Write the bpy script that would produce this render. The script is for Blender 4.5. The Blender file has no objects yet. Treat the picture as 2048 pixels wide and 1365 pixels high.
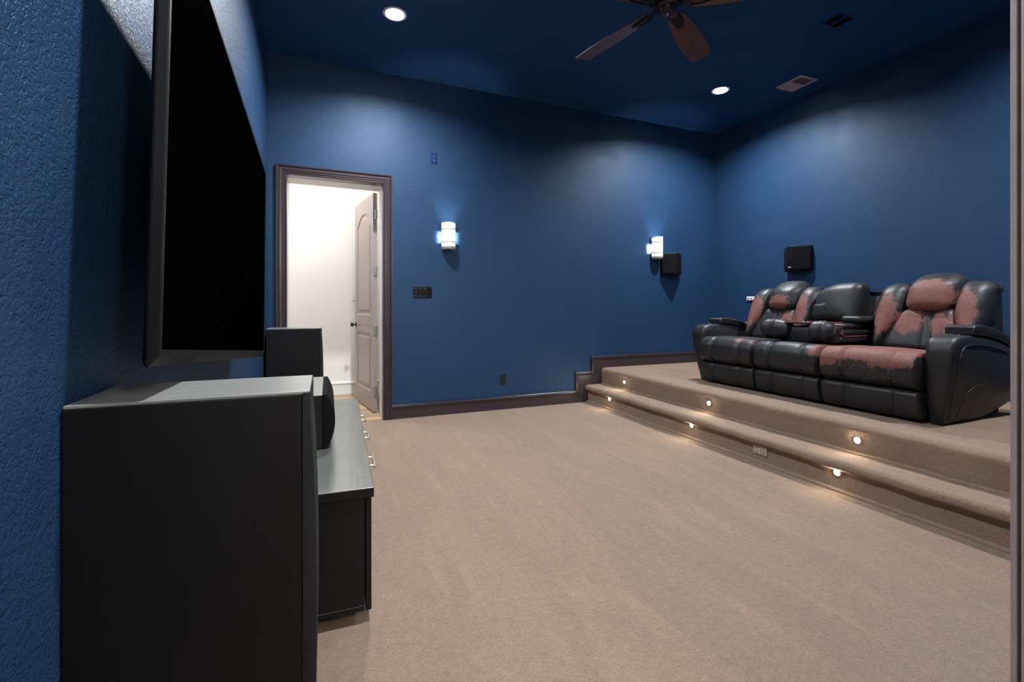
import bpy, bmesh, math, random
from mathutils import Vector, Matrix
R = math.radians
PI = math.pi
random.seed(7)
SC = bpy.context.scene
COL = SC.collection

# ------------------------------------------------------------------ camera, world, exposure
CAM_H = 1.15
cam_data = bpy.data.cameras.new('camera')
cam = bpy.data.objects.new('camera', cam_data)
COL.objects.link(cam)
cam.location = (0, 0, CAM_H)
cam.rotation_euler = (R(90), 0, R(-22.35))
cam_data.sensor_width = 36
cam_data.lens = 921.6 / 2048 * 36
cam_data.shift_y = -(682.5 - 613) / 2048
cam_data.clip_start = 0.02
SC.camera = cam
world = bpy.data.worlds.new('world')
SC.world = world
world.use_nodes = True
bg = world.node_tree.nodes['Background']
bg.inputs[0].default_value = (0.75, 0.85, 1.0, 1)
bg.inputs[1].default_value = 0.03
SC.view_settings.view_transform = 'Standard'
SC.view_settings.look = 'None'
SC.view_settings.gamma = 1
SC.view_settings.exposure = 0.0
SC.view_settings.use_curve_mapping = False
CAN_POWER = 2950.0      # radiance of the recessed ceiling lamps by the doorway wall
NEAR_CAN_POWER = 2900.0  # the pair nearer the viewpoint
SOFA_CAN_POWER = 2200.0
HALL_POWER = 140.0
STEP_POWER = 400.0
SHADE_POWER = 2.4
BULB_POWER = 1900.0
LOBBY_POWER = 210.0

# ------------------------------------------------------------------ materials
def new_mat(name):
    m = bpy.data.materials.new(name)
    m.use_nodes = True
    nt = m.node_tree
    return m, nt, nt.nodes['Principled BSDF']

def N(nt, kind, **kw):
    n = nt.nodes.new(kind)
    for k, v in kw.items():
        setattr(n, k, v)
    return n

def noise(nt, vec, scale, detail=3, rough=0.5, dist=0.0):
    n = N(nt, 'ShaderNodeTexNoise')
    n.inputs['Scale'].default_value = scale
    n.inputs['Detail'].default_value = detail
    n.inputs['Roughness'].default_value = rough
    n.inputs['Distortion'].default_value = dist
    if vec is not None:
        nt.links.new(vec, n.inputs['Vector'])
    return n

def coords(nt, scale=(1, 1, 1), rot=(0, 0, 0)):
    t = N(nt, 'ShaderNodeTexCoord')
    mp = N(nt, 'ShaderNodeMapping')
    mp.inputs['Scale'].default_value = scale
    mp.inputs['Rotation'].default_value = rot
    nt.links.new(t.outputs['Object'], mp.inputs['Vector'])
    return mp.outputs['Vector']

def ramp(nt, fac, stops):
    r = N(nt, 'ShaderNodeValToRGB')
    els = r.color_ramp.elements
    while len(els) < len(stops):
        els.new(0.5)
    for e, (p, c) in zip(els, stops):
        e.position = p
        e.color = (c[0], c[1], c[2], 1) if not isinstance(c, (int, float)) else (c, c, c, 1)
    nt.links.new(fac, r.inputs['Fac'])
    return r.outputs['Color']

def bump(nt, b, height, strength, dist, normal=None):
    n = N(nt, 'ShaderNodeBump')
    n.inputs['Strength'].default_value = strength
    n.inputs['Distance'].default_value = dist
    nt.links.new(height, n.inputs['Height'])
    if normal is not None:
        nt.links.new(normal, n.inputs['Normal'])
    nt.links.new(n.outputs['Normal'], b.inputs['Normal'])
    return n.outputs['Normal']

def plain(name, col, rough=0.5, metal=0.0, spec=0.5, vary=0.08, scale=18, bump_s=0.0, bump_scale=200):
    m, nt, b = new_mat(name)
    v = coords(nt)
    n = noise(nt, v, scale, 4)
    lo = [c * (1 - vary) for c in col]
    hi = [min(1, c * (1 + vary)) for c in col]
    nt.links.new(ramp(nt, n.outputs['Fac'], [(0.3, lo), (0.7, hi)]), b.inputs['Base Color'])
    b.inputs['Roughness'].default_value = rough
    b.inputs['Metallic'].default_value = metal
    b.inputs['Specular IOR Level'].default_value = spec
    if bump_s:
        n2 = noise(nt, v, bump_scale, 3)
        bump(nt, b, n2.outputs['Fac'], bump_s, 0.002)
    return m

def emissive(name, col, strength):
    m, nt, b = new_mat(name)
    b.inputs['Base Color'].default_value = (0.8, 0.8, 0.8, 1)
    b.inputs['Emission Color'].default_value = (*col, 1)
    b.inputs['Emission Strength'].default_value = strength
    return m

def paint_wall(name, col, rough, strength, spec=0.4):
    # satin paint over a hand-trowelled texture: flattened wriggly lumps
    m, nt, b = new_mat(name)
    v = coords(nt)
    warp = noise(nt, v, 26, 2)
    mixv = N(nt, 'ShaderNodeVectorMath', operation='MULTIPLY_ADD')
    nt.links.new(warp.outputs['Color'], mixv.inputs[0])
    mixv.inputs[1].default_value = (0.03, 0.03, 0.03)
    nt.links.new(v, mixv.inputs[2])
    n1 = noise(nt, mixv.outputs[0], 88, 2, 0.5, 0.8)
    lump = ramp(nt, n1.outputs['Fac'], [(0.40, 0.0), (0.50, 0.85), (0.62, 1.0)])
    n2 = noise(nt, v, 260, 2)
    add = N(nt, 'ShaderNodeMath', operation='MULTIPLY_ADD')
    nt.links.new(n2.outputs['Fac'], add.inputs[0])
    add.inputs[1].default_value = 0.25
    nt.links.new(lump, add.inputs[2])
    bump(nt, b, add.outputs[0], strength, 0.0035)
    b.inputs['Specular IOR Level'].default_value = spec
    b.inputs['Specular Tint'].default_value = (0.65, 0.82, 1.0, 1)
    n3 = noise(nt, v, 1.3, 4, 0.6)
    lo = [c * 0.93 for c in col]
    hi = [c * 1.06 for c in col]
    nt.links.new(ramp(nt, n3.outputs['Fac'], [(0.3, lo), (0.7, hi)]), b.inputs['Base Color'])
    n4 = noise(nt, v, 5, 3)
    rr = ramp(nt, n4.outputs['Fac'], [(0.3, rough - 0.03), (0.7, rough + 0.05)])
    nt.links.new(rr, b.inputs['Roughness'])
    return m

def carpet(name, col):
    m, nt, b = new_mat(name)
    v = coords(nt)
    big = noise(nt, coords(nt, (1.6, 0.42, 1.0), (0, 0, R(24))), 2.6, 4, 0.62, 1.0)
    streak = noise(nt, coords(nt, (7.0, 0.9, 1.0), (0, 0, R(-28))), 1.5, 2, 0.5, 0.6)
    mid = noise(nt, v, 30, 4, 0.7, 0.6)
    fine = noise(nt, v, 120, 4, 0.75, 2.4)
    c1 = ramp(nt, big.outputs['Fac'], [(0.32, [c * 0.93 for c in col]), (0.5, col), (0.66, [c * 1.06 for c in col])])
    c0 = ramp(nt, streak.outputs['Fac'], [(0.40, 0.98), (0.60, 1.0), (0.70, 1.09)])
    m0 = N(nt, 'ShaderNodeMixRGB', blend_type='MULTIPLY'); m0.inputs[0].default_value = 1
    nt.links.new(c1, m0.inputs[1]); nt.links.new(c0, m0.inputs[2])
    c1 = m0.outputs[0]
    c2 = ramp(nt, mid.outputs['Fac'], [(0.3, 0.90), (0.7, 1.08)])
    c3 = ramp(nt, fine.outputs['Fac'], [(0.32, 0.60), (0.5, 0.98), (0.66, 1.32)])
    m1 = N(nt, 'ShaderNodeMixRGB', blend_type='MULTIPLY'); m1.inputs[0].default_value = 1
    m2 = N(nt, 'ShaderNodeMixRGB', blend_type='MULTIPLY'); m2.inputs[0].default_value = 1
    nt.links.new(c1, m1.inputs[1]); nt.links.new(c2, m1.inputs[2])
    nt.links.new(m1.outputs[0], m2.inputs[1]); nt.links.new(c3, m2.inputs[2])
    nt.links.new(m2.outputs[0], b.inputs['Base Color'])
    b.inputs['Roughness'].default_value = 0.95
    b.inputs['Specular IOR Level'].default_value = 0.1
    b.inputs['Sheen Weight'].default_value = 0.15
    mid2 = noise(nt, v, 60, 3, 0.7, 2.0)
    add = N(nt, 'ShaderNodeMath', operation='ADD')
    nt.links.new(fine.outputs['Fac'], add.inputs[0]); nt.links.new(mid2.outputs['Fac'], add.inputs[1])
    bump(nt, b, add.outputs[0], 0.8, 0.009)
    return m

def black_wood(name, col, rough, axis, spec=0.5, fine=70, ior=1.5, bs=0.15):
    # black stained laminate with an open grain
    m, nt, b = new_mat(name)
    sc = [fine, fine, fine]
    sc[axis] = 2.2
    v = coords(nt, tuple(sc))
    n = noise(nt, v, 1.6, 4, 0.6, 0.0)
    b.inputs['IOR'].default_value = ior
    nt.links.new(ramp(nt, n.outputs['Fac'], [(0.35, [c * 0.72 for c in col]), (0.65, [c * 1.22 for c in col])]), b.inputs['Base Color'])
    b.inputs['Roughness'].default_value = rough
    b.inputs['Specular IOR Level'].default_value = spec
    v2 = coords(nt)
    n2 = noise(nt, v2, 7, 3)
    nt.links.new(ramp(nt, n2.outputs['Fac'], [(0.3, rough - 0.02), (0.7, rough + 0.03)]), b.inputs['Roughness'])
    if bs: bump(nt, b, n.outputs['Fac'], bs, 0.0008)
    return m

def leather(name):
    # black vinyl; the vertex attribute 'wear' tells where the coating has peeled to its red-brown backing
    m, nt, b = new_mat(name)
    v = coords(nt)
    at = N(nt, 'ShaderNodeAttribute', attribute_name='wear')
    n1 = noise(nt, v, 26, 6, 0.72, 0.5)
    n2 = noise(nt, v, 95, 4, 0.7, 1.0)
    s = N(nt, 'ShaderNodeMath', operation='MULTIPLY_ADD')
    nt.links.new(n1.outputs['Fac'], s.inputs[0]); s.inputs[1].default_value = 0.75
    nt.links.new(at.outputs['Fac'], s.inputs[2])
    s2 = N(nt, 'ShaderNodeMath', operation='MULTIPLY_ADD')
    nt.links.new(n2.outputs['Fac'], s2.inputs[0]); s2.inputs[1].default_value = 0.30
    nt.links.new(s.outputs[0], s2.inputs[2])
    mask = ramp(nt, s2.outputs[0], [(0.86, 0.0), (0.93, 0.32), (0.97, 0.8), (1.03, 1.0)])
    red = ramp(nt, n1.outputs['Fac'], [(0.3, (0.125, 0.041, 0.033)), (0.7, (0.190, 0.069, 0.056))])
    blk = ramp(nt, n1.outputs['Fac'], [(0.3, (0.010, 0.010, 0.0112)), (0.7, (0.016, 0.016, 0.0172))])
    mx = N(nt, 'ShaderNodeMixRGB')
    nt.links.new(mask, mx.inputs[0]); nt.links.new(blk, mx.inputs[1]); nt.links.new(red, mx.inputs[2])
    nt.links.new(mx.outputs[0], b.inputs['Base Color'])
    rr = ramp(nt, mask, [(0.0, 0.47), (1.0, 0.65)])
    nt.links.new(rr, b.inputs['Roughness'])
    b.inputs['Specular IOR Level'].default_value = 0.45
    w = noise(nt, v, 11, 3, 0.55, 0.8)
    f = noise(nt, v, 420, 2)
    ad = N(nt, 'ShaderNodeMath', operation='MULTIPLY_ADD')
    nt.links.new(f.outputs['Fac'], ad.inputs[0]); ad.inputs[1].default_value = 0.05
    nt.links.new(w.outputs['Fac'], ad.inputs[2])
    bump(nt, b, ad.outputs[0], 0.35, 0.012)
    return m

def wood(name, c0, c1, rough, scale=(3, 40, 40)):
    m, nt, b = new_mat(name)
    v = coords(nt, scale)
    n = noise(nt, v, 1.4, 5, 0.6, 0.8)
    nt.links.new(ramp(nt, n.outputs['Fac'], [(0.3, c0), (0.7, c1)]), b.inputs['Base Color'])
    b.inputs['Roughness'].default_value = rough
    bump(nt, b, n.outputs['Fac'], 0.15, 0.001)
    return m

BLUE = (0.0110, 0.037, 0.091)
M_WALL = paint_wall('blue_satin_wall_paint', BLUE, 0.46, 0.55, 0.45)
M_SMOOTH = paint_wall('blue_satin_smooth_wall_paint', BLUE, 0.50, 0.17, 0.45)
M_CEIL = paint_wall('blue_ceiling_paint', (0.0110, 0.056, 0.150), 0.55, 0.2, 0.3)
M_CARPET = carpet('beige_carpet', (0.300, 0.199, 0.135))
M_TRIM = plain('plum_gloss_trim_paint', (0.038, 0.026, 0.031), 0.30, vary=0.06)
M_JAMB = plain('plum_grey_jamb_paint', (0.22, 0.178, 0.185), 0.35, vary=0.06)
M_WHITE = plain('white_hall_paint', (0.86, 0.85, 0.825), 0.6, vary=0.01, scale=3)
M_WTRIM = plain('white_trim_paint', (0.82, 0.81, 0.79), 0.35, vary=0.01)
M_DOOR = plain('taupe_door_paint', (0.30, 0.245, 0.235), 0.35, vary=0.02, scale=4)
M_JAMBW = plain('pale_jamb_paint', (0.84, 0.83, 0.80), 0.4, vary=0.02)
M_BRONZE = plain('dark_bronze', (0.045, 0.028, 0.020), 0.35, 0.7)
M_STEEL = plain('brushed_nickel', (0.62, 0.56, 0.48), 0.42, 1.0)
M_HINGE = plain('hinge_steel', (0.40, 0.39, 0.37), 0.35, 1.0)
M_BWOOD_X = black_wood('black_laminate_grain_across', (0.0045, 0.0046, 0.0055), 0.42, 0, 0.3)
M_BWOOD_Y = black_wood('black_laminate_grain_along', (0.0050, 0.0054, 0.0054), 0.42, 1, 0.3)
M_TOPX = black_wood('painted_sheen_top_across', (0.185, 0.182, 0.170), 0.32, 0, 0.8)  # grey base colour paints a bright reflection onto the black speaker tops
M_TOPY = black_wood('painted_sheen_top_along', (0.105, 0.111, 0.094), 0.22, 1, 1.0, 160, 1.9, 0.0)  # black console top, base lightened to carry part of the hall's reflection
M_BWOOD_Z = black_wood('black_laminate_grain_upright', (0.0042, 0.0044, 0.0050), 0.5, 2, 0.22)
M_GRILLE = plain('black_speaker_cloth', (0.0045, 0.0043, 0.005), 0.85, spec=0.12, vary=0.2, scale=300, bump_s=0.5, bump_scale=900)
M_CLOTH = plain('charcoal_speaker_cloth', (0.015, 0.0145, 0.0165), 0.85, spec=0.2, vary=0.2, scale=300, bump_s=0.4, bump_scale=900)
M_BLACK = plain('satin_black_plastic', (0.0032, 0.0032, 0.0036), 0.45, spec=0.25, vary=0.1)
M_MATTE = plain('matte_black', (0.004, 0.004, 0.004), 0.9, spec=0.05, vary=0.1)
M_SCREEN = plain('switched_off_screen', (0.0005, 0.0005, 0.0005), 0.95, spec=0.0, vary=0.1)
M_BEZEL = plain('charcoal_bezel', (0.004, 0.004, 0.004), 0.5, spec=0.09, vary=0.05)
M_LEATHER = leather('worn_black_vinyl')
M_PIPING = plain('black_seam_piping', (0.012, 0.012, 0.013), 0.45)
M_REDVINYL = plain('red_tray_edge', (0.30, 0.05, 0.045), 0.5)  # red-brown of worn vinyl, on tray rim and piping
M_CHROME = plain('chrome', (0.7, 0.7, 0.7), 0.12, 1.0)
M_TEAL = plain('teal_cup_ring', (0.02, 0.045, 0.05), 0.3, 0.5)
M_CANTRIM = plain('white_lamp_trim', (0.75, 0.76, 0.78), 0.4, vary=0.02)
M_CAN = emissive('ceiling_lamp_glow', (0.90, 0.95, 1.0), CAN_POWER)
M_LOBBY = emissive('lobby_lamp_glow', (1.0, 0.97, 0.94), LOBBY_POWER)
M_NEARCAN = emissive('dimmed_ceiling_lamp_glow', (0.90, 0.95, 1.0), NEAR_CAN_POWER)
M_SOFACAN = emissive('sofa_ceiling_lamp_glow', (0.90, 0.95, 1.0), SOFA_CAN_POWER)
M_HALL = emissive('hall_lamp_glow', (1.0, 0.985, 0.965), HALL_POWER)
M_SHADE = emissive('frosted_glass_glow', (0.86, 0.93, 1.0), SHADE_POWER)
M_BULB = emissive('bulb_glow', (0.86, 0.93, 1.0), BULB_POWER)
M_STEP = emissive('step_lamp_glow', (1.0, 0.88, 0.68), STEP_POWER)
M_BAND = plain('brushed_band', (0.50, 0.46, 0.40), 0.45, 0.3)
M_FANMETAL = plain('dark_bronze_fan_metal', (0.040, 0.026, 0.030), 0.32, 0.6)
M_FANWOOD = wood('walnut_fan_blade', (0.065, 0.032, 0.018), (0.150, 0.075, 0.042), 0.36)
M_VENT = plain('pinkish_white_vent_enamel', (0.52, 0.40, 0.41), 0.45, vary=0.03)
M_VENTDARK = plain('vent_shadow_lining', (0.10, 0.07, 0.07), 0.8)
M_BLUEPL = plain('blue_painted_plate', (0.004, 0.026, 0.095), 0.4, spec=0.3, vary=0.05)
M_DKPLATE = plain('dark_blue_black_plate', (0.004, 0.008, 0.016), 0.4, vary=0.1)
M_BLUESOCKET = plain('bare_socket_plastic', (0.62, 0.72, 0.90), 0.4)
M_WPLASTIC = plain('white_plastic', (0.78, 0.78, 0.80), 0.35, vary=0.02)
M_PORT = plain('grey_port', (0.16, 0.15, 0.15), 0.5)
M_BEIGEPL = plain('beige_outlet_plate', (0.34, 0.255, 0.20), 0.35, vary=0.03)
M_CREAM = plain('cream_socket', (0.80, 0.68, 0.55), 0.35)
M_PLANK = [wood('oak_plank_%d' % i, (a, a * 0.68, a * 0.40), (a * 1.5, a * 1.05, a * 0.66), 0.35, (3, 30, 30)) for i, a in enumerate((0.26, 0.31, 0.36))]
M_DKWOOD = plain('plank_joint', (0.10, 0.06, 0.035), 0.7)

# ------------------------------------------------------------------ object helpers
def children(o):
    return list(o.children)

def thing(name, label, cat, loc=(0, 0, 0), rot=(0, 0, 0), group=None, kind=None):
    o = bpy.data.objects.new(name, None)
    o.empty_display_size = 0.1
    COL.objects.link(o)
    o.location = loc
    o.rotation_euler = rot
    tag(o, label, cat, group, kind)
    return o

def tag(o, label=None, cat=None, group=None, kind=None):
    if label: o['label'] = label
    if cat: o['category'] = cat
    if group: o['group'] = group
    if kind: o['kind'] = kind
    return o

def origin(o):
    v = Vector((0, 0, 0))
    while o is not None:
        v += o.location
        o = o.parent
    return v

def obj(name, bm, mat, parent=None, smooth=False, world=False, angle=None, label=None, at=None):
    """link bm as ONE mesh object. world=True: verts are in world coordinates, moved to the parent's frame (no rotation).
    at: the object's own origin (verts world or local to it are shifted)."""
    if world and parent is not None:
        bmesh.ops.translate(bm, verts=bm.verts, vec=-origin(parent))
    if at is not None:
        bmesh.ops.translate(bm, verts=bm.verts, vec=-Vector(at))
    me = bpy.data.meshes.new(name)
    bm.normal_update()
    bm.to_mesh(me)
    bm.free()
    mats = mat if isinstance(mat, (list, tuple)) else [mat]
    for m in mats:
        me.materials.append(m)
    if smooth:
        me.polygons.foreach_set('use_smooth', [True] * len(me.polygons))
        if angle:
            me.set_sharp_from_angle(angle=R(angle))
    o = bpy.data.objects.new(name, me)
    COL.objects.link(o)
    if parent is not None:
        o.parent = parent
    if at is not None:
        o.location = at
    if label:
        o['label'] = label
    return o

def copy_tree(o, parent=None):
    c = o.copy()
    COL.objects.link(c)
    if parent is not None:
        c.parent = parent
    for ch in children(o):
        copy_tree(ch, c)
    return c

# ---- shapes
def BM():
    return bmesh.new()

def merge(dst, src):
    me = bpy.data.meshes.new('tmp')
    src.to_mesh(me)
    src.free()
    dst.from_mesh(me)
    bpy.data.meshes.remove(me)
    return dst

def box(bm, x0, x1, y0, y1, z0, z1, bev=0.0, seg=2):
    t = BM()
    bmesh.ops.create_cube(t, size=1)
    for v in t.verts:
        v.co = Vector((x0 + (v.co.x + 0.5) * (x1 - x0), y0 + (v.co.y + 0.5) * (y1 - y0), z0 + (v.co.z + 0.5) * (z1 - z0)))
    if bev:
        bmesh.ops.bevel(t, geom=t.edges[:], offset=bev, segments=seg, affect='EDGES', profile=0.5)
    return merge(bm, t)

def mark_top(bm, idx=1):
    bm.normal_update()
    for f in bm.faces:
        if f.normal.z > 0.9: f.material_index = idx
    return bm

def cyl(bm, p0, p1, r0, r1=None, n=20, caps=True):
    r1 = r0 if r1 is None else r1
    p0, p1 = Vector(p0), Vector(p1)
    d = p1 - p0
    q = d.to_track_quat('Z', 'Y')
    a, b = [], []
    for i in range(n):
        t = 2 * PI * i / n
        e = q @ Vector((math.cos(t), math.sin(t), 0))
        a.append(bm.verts.new(p0 + e * r0))
        b.append(bm.verts.new(p1 + e * r1))
    for i in range(n):
        j = (i + 1) % n
        bm.faces.new((a[i], a[j], b[j], b[i]))
    if caps:
        bm.faces.new(a[::-1])
        bm.faces.new(b)
    return bm

def lathe(bm, prof, n=28, axis='Z', origin_=(0, 0, 0), a0=0.0, a1=2 * PI):
    """prof: list of (r, h). revolve round axis."""
    full = abs(a1 - a0 - 2 * PI) < 1e-6
    O = Vector(origin_)
    rings = []
    steps = n if full else n + 1
    for i in range(steps):
        t = a0 + (a1 - a0) * i / n
        c, s = math.cos(t), math.sin(t)
        ring = []
        for r, h in prof:
            if axis == 'Z': p = Vector((r * c, r * s, h))
            elif axis == 'Y': p = Vector((r * c, h, r * s))
            else: p = Vector((h, r * c, r * s))
            ring.append(bm.verts.new(O + p))
        rings.append(ring)
    m = n if full else n
    for i in range(m):
        A = rings[i]; B = rings[(i + 1) % steps]
        for k in range(len(prof) - 1):
            try:
                bm.faces.new((A[k], B[k], B[k + 1], A[k + 1]))
            except ValueError:
                pass
    bmesh.ops.remove_doubles(bm, verts=bm.verts[:], dist=1e-6)
    bmesh.ops.recalc_face_normals(bm, faces=bm.faces[:])
    return bm

def tube(bm, pts, r, n=8):
    pts = [Vector(p) for p in pts]
    rings = []
    for i, p in enumerate(pts):
        d = (pts[min(i + 1, len(pts) - 1)] - pts[max(i - 1, 0)]).normalized()
        q = d.to_track_quat('Z', 'Y')
        rings.append([bm.verts.new(p + q @ Vector((math.cos(2 * PI * k / n) * r, math.sin(2 * PI * k / n) * r, 0))) for k in range(n)])
    for A, B in zip(rings, rings[1:]):
        for k in range(n):
            bm.faces.new((A[k], A[(k + 1) % n], B[(k + 1) % n], B[k]))
    bm.faces.new(rings[0][::-1]); bm.faces.new(rings[-1])
    return bm

def prism(bm, poly, axis, a, b, bev=0.0, seg=3):
    """poly: 2D outline. axis 'Y': poly is (x,z) extruded y=a..b ; 'Z': poly (x,y) ; 'X': poly (y,z)."""
    t = BM()
    def P(p, h):
        if axis == 'Y': return Vector((p[0], h, p[1]))
        if axis == 'Z': return Vector((p[0], p[1], h))
        return Vector((h, p[0], p[1]))
    A = [t.verts.new(P(p, a)) for p in poly]
    B = [t.verts.new(P(p, b)) for p in poly]
    n = len(poly)
    fa = t.faces.new(A[::-1]); fb = t.faces.new(B)
    for i in range(n):
        t.faces.new((A[i], A[(i + 1) % n], B[(i + 1) % n], B[i]))
    bmesh.ops.recalc_face_normals(t, faces=t.faces[:])
    if bev:
        es = list({e for f in (fa, fb) for e in f.edges})
        bmesh.ops.bevel(t, geom=es, offset=bev, segments=seg, affect='EDGES', profile=0.5)
    return merge(bm, t)

def smooth_path(pts, k=5):
    P = [Vector(p) for p in pts]
    P = [2 * P[0] - P[1]] + P + [2 * P[-1] - P[-2]]
    out = []
    for i in range(1, len(P) - 2):
        a, b, c, d = P[i - 1:i + 3]
        for j in range(k):
            t = j / k
            out.append(0.5 * ((2 * b) + (c - a) * t + (2 * a - 5 * b + 4 * c - d) * t * t + (3 * b - a - 3 * c + d) * t ** 3))
    out.append(P[-2])
    return out

def sweep2d(bm, path, prof, place, closed=False):
    """mitred sweep: path in a plane [(u,v)], prof [(d,t)]: d = offset to the left of travel, t = height out of the plane.
    place(u,v,t) -> 3D."""
    n = len(path)
    rows = []
    P = [Vector((p[0], p[1])) for p in path]
    for i in range(n):
        def nrm(a, b):
            e = (P[b] - P[a]).normalized()
            return Vector((-e.y, e.x))
        if closed:
            n0 = nrm((i - 1) % n, i); n1 = nrm(i, (i + 1) % n)
        else:
            n0 = nrm(i - 1, i) if i > 0 else nrm(i, i + 1)
            n1 = nrm(i, i + 1) if i < n - 1 else n0
        m = (n0 + n1).normalized()
        k = 1 / max(0.2, m.dot(n0))
        rows.append([bm.verts.new(place(P[i].x + m.x * k * d, P[i].y + m.y * k * d, t)) for d, t in prof])
    rng = range(n) if closed else range(n - 1)
    for i in rng:
        A = rows[i]; B = rows[(i + 1) % n]
        for k in range(len(prof) - 1):
            bm.faces.new((A[k], A[k + 1], B[k + 1], B[k]))
    if not closed:
        for r in (rows[0], rows[-1]):
            try: bm.faces.new(r)
            except ValueError: pass
    bmesh.ops.recalc_face_normals(bm, faces=bm.faces[:])
    return bm

def axis_samples(h, r, n_core, n_arc=4, extra=()):
    core = h - r
    s = []
    for i in range(n_arc):
        t = math.tan(PI / 4 * (1 - i / n_arc))
        s.append(-core - r * t)
    for i in range(n_core + 1):
        s.append(-core + 2 * core * i / n_core)
    for i in range(1, n_arc + 1):
        s.append(core + r * math.tan(PI / 4 * i / n_arc))
    for e in extra:
        if -core < e < core:
            s.append(e)
    s = sorted(s)
    out = [s[0]]
    for v in s[1:]:
        if v - out[-1] > 1e-4:
            out.append(v)
    return out

def soft(cx, cy, cz, hx, hy, hz, r, n=(8, 8, 8), extra_y=(), deform=None, wear=None, n_arc=4):
    """a rounded block of stuffed upholstery; deform(p, q): p world point, q unit position in [-1,1]^3."""
    r3 = r if isinstance(r, tuple) else (r, r, r)
    rx, ry, rz = min(r3[0], hx * .999), min(r3[1], hy * .999), min(r3[2], hz * .999)
    X = axis_samples(hx, rx, n[0], n_arc)
    Y = axis_samples(hy, ry, n[1], n_arc, extra_y)
    Z = axis_samples(hz, rz, n[2], n_arc)
    bm = BM()
    cache = {}
    C = Vector((cx, cy, cz))
    def vert(x, y, z):
        k = (round(x, 5), round(y, 5), round(z, 5))
        if k in cache: return cache[k]
        ix = max(-(hx - rx), min(hx - rx, x)); iy = max(-(hy - ry), min(hy - ry, y)); iz = max(-(hz - rz), min(hz - rz, z))
        d = Vector(((x - ix) / rx, (y - iy) / ry, (z - iz) / rz))
        if d.length > 1e-9: d.normalize()
        p = Vector((ix + d.x * rx, iy + d.y * ry, iz + d.z * rz))
        q = Vector((p.x / hx, p.y / hy, p.z / hz))
        p = p + C
        if deform: p = deform(p, q)
        v = bm.verts.new(p)
        cache[k] = v
        return v
    def sheet(A, B, f, flip):
        for a0, a1 in zip(A, A[1:]):
            for b0, b1 in zip(B, B[1:]):
                vs = [vert(*f(a0, b0)), vert(*f(a1, b0)), vert(*f(a1, b1)), vert(*f(a0, b1))]
                if flip: vs.reverse()
                try: bm.faces.new(vs)
                except ValueError: pass
    for s, fl in ((-1, True), (1, False)):
        sheet(X, Y, lambda a, b: (a, b, s * Z[-1]), fl)
        sheet(Y, Z, lambda a, b: (s * X[-1], a, b), fl)
        sheet(X, Z, lambda a, b: (a, s * Y[-1], b), not fl)
    if wear is not None:
        lay = bm.verts.layers.float.new('wear')
        for v in bm.verts:
            v[lay] = wear(v.co)
    return bm

def grille_plate(name, label, cat, loc, rot=(0, 0, 0), group=None):
    return thing(name, label, cat, loc, rot, group)

# ------------------------------------------------------------------ room numbers (metres)
XL, XR, YA, YB, ZC = -0.47, 5.0, 0.39, 4.80, 3.51
WB = 0.33                      # thickness of the wall with the door
DX0, DX1, DZ = -0.31, 0.565, 2.385
SX1, SX2, SZ1, SZ2 = 2.96, 3.158, 0.205, 0.40

def structure(name, bm, mat, parent=None, label=None):
    o = obj(name, bm, mat, parent)
    if parent is None: o['kind'] = 'structure'
    if label: o['label'] = label
    return o

# floor, ceiling, walls
structure('floor', box(BM(), XL - 0.12, XR + 0.12, -3.2, 4.85, -0.10, 0.0), M_CARPET, label='wide beige wall-to-wall carpet in front of the carpeted steps')
CANS = [(0.54, 3.80), (4.02, 3.79), (0.54, 1.08), (4.02, 1.08)]
def ceiling_mesh(x0, x1, y0, y1, z0, z1, holes, r, n=40):
    bm = BM()
    sets = []
    for z in (z0, z1):
        loops = [[bm.verts.new(p) for p in ((x0, y0, z), (x1, y0, z), (x1, y1, z), (x0, y1, z))]]
        for hx_, hy_ in holes:
            loops.append([bm.verts.new((hx_ + r * math.cos(2 * PI * i / n), hy_ + r * math.sin(2 * PI * i / n), z)) for i in range(n)])
        es = [bm.edges.new((L[i], L[(i + 1) % len(L)])) for L in loops for i in range(len(L))]
        bmesh.ops.triangle_fill(bm, edges=es, use_beauty=True)
        sets.append(loops)
    for A, B in zip(*sets):
        m = len(A)
        for i in range(m):
            bm.faces.new((A[i], A[(i + 1) % m], B[(i + 1) % m], B[i]))
    bmesh.ops.recalc_face_normals(bm, faces=bm.faces[:])
    return bm
structure('ceiling', ceiling_mesh(XL - 0.12, XR + 0.12, YA - 0.14, YB + WB, ZC, ZC + 0.12, CANS, 0.071), M_CEIL, label='dark blue painted ceiling above the fan and lamps')
structure('wall_left', box(BM(), XL - 0.12, XL, YA - 0.14, YB, 0, ZC), M_WALL, label='blue textured wall carrying the big black television')
structure('wall_right', box(BM(), XR, XR + 0.12, YA - 0.14, YB, 0, ZC), M_SMOOTH, label='blue wall behind the worn recliner sofa')
b = BM()
box(b, XL - 0.12, DX0 - 0.02, YB, YB + WB, 0, ZC)
box(b, DX1 + 0.02, XR + 0.12, YB, YB + WB, 0, ZC)
box(b, DX0 - 0.02, DX1 + 0.02, YB, YB + WB, DZ + 0.02, ZC)
structure('wall_back', b, M_SMOOTH, label='blue wall with the open doorway and two wall lamps')
b = BM()
FX0, FX1 = -0.42, 1.087
box(b, XL, FX0, YA - 0.14, YA, 0, ZC)
box(b, FX1, XR, YA - 0.14, YA, 0, ZC)
box(b, FX0, FX1, YA - 0.14, YA, 2.75, ZC)
structure('wall_front', b, M_WALL, label='blue wall with the opening the camera looks through')

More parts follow.
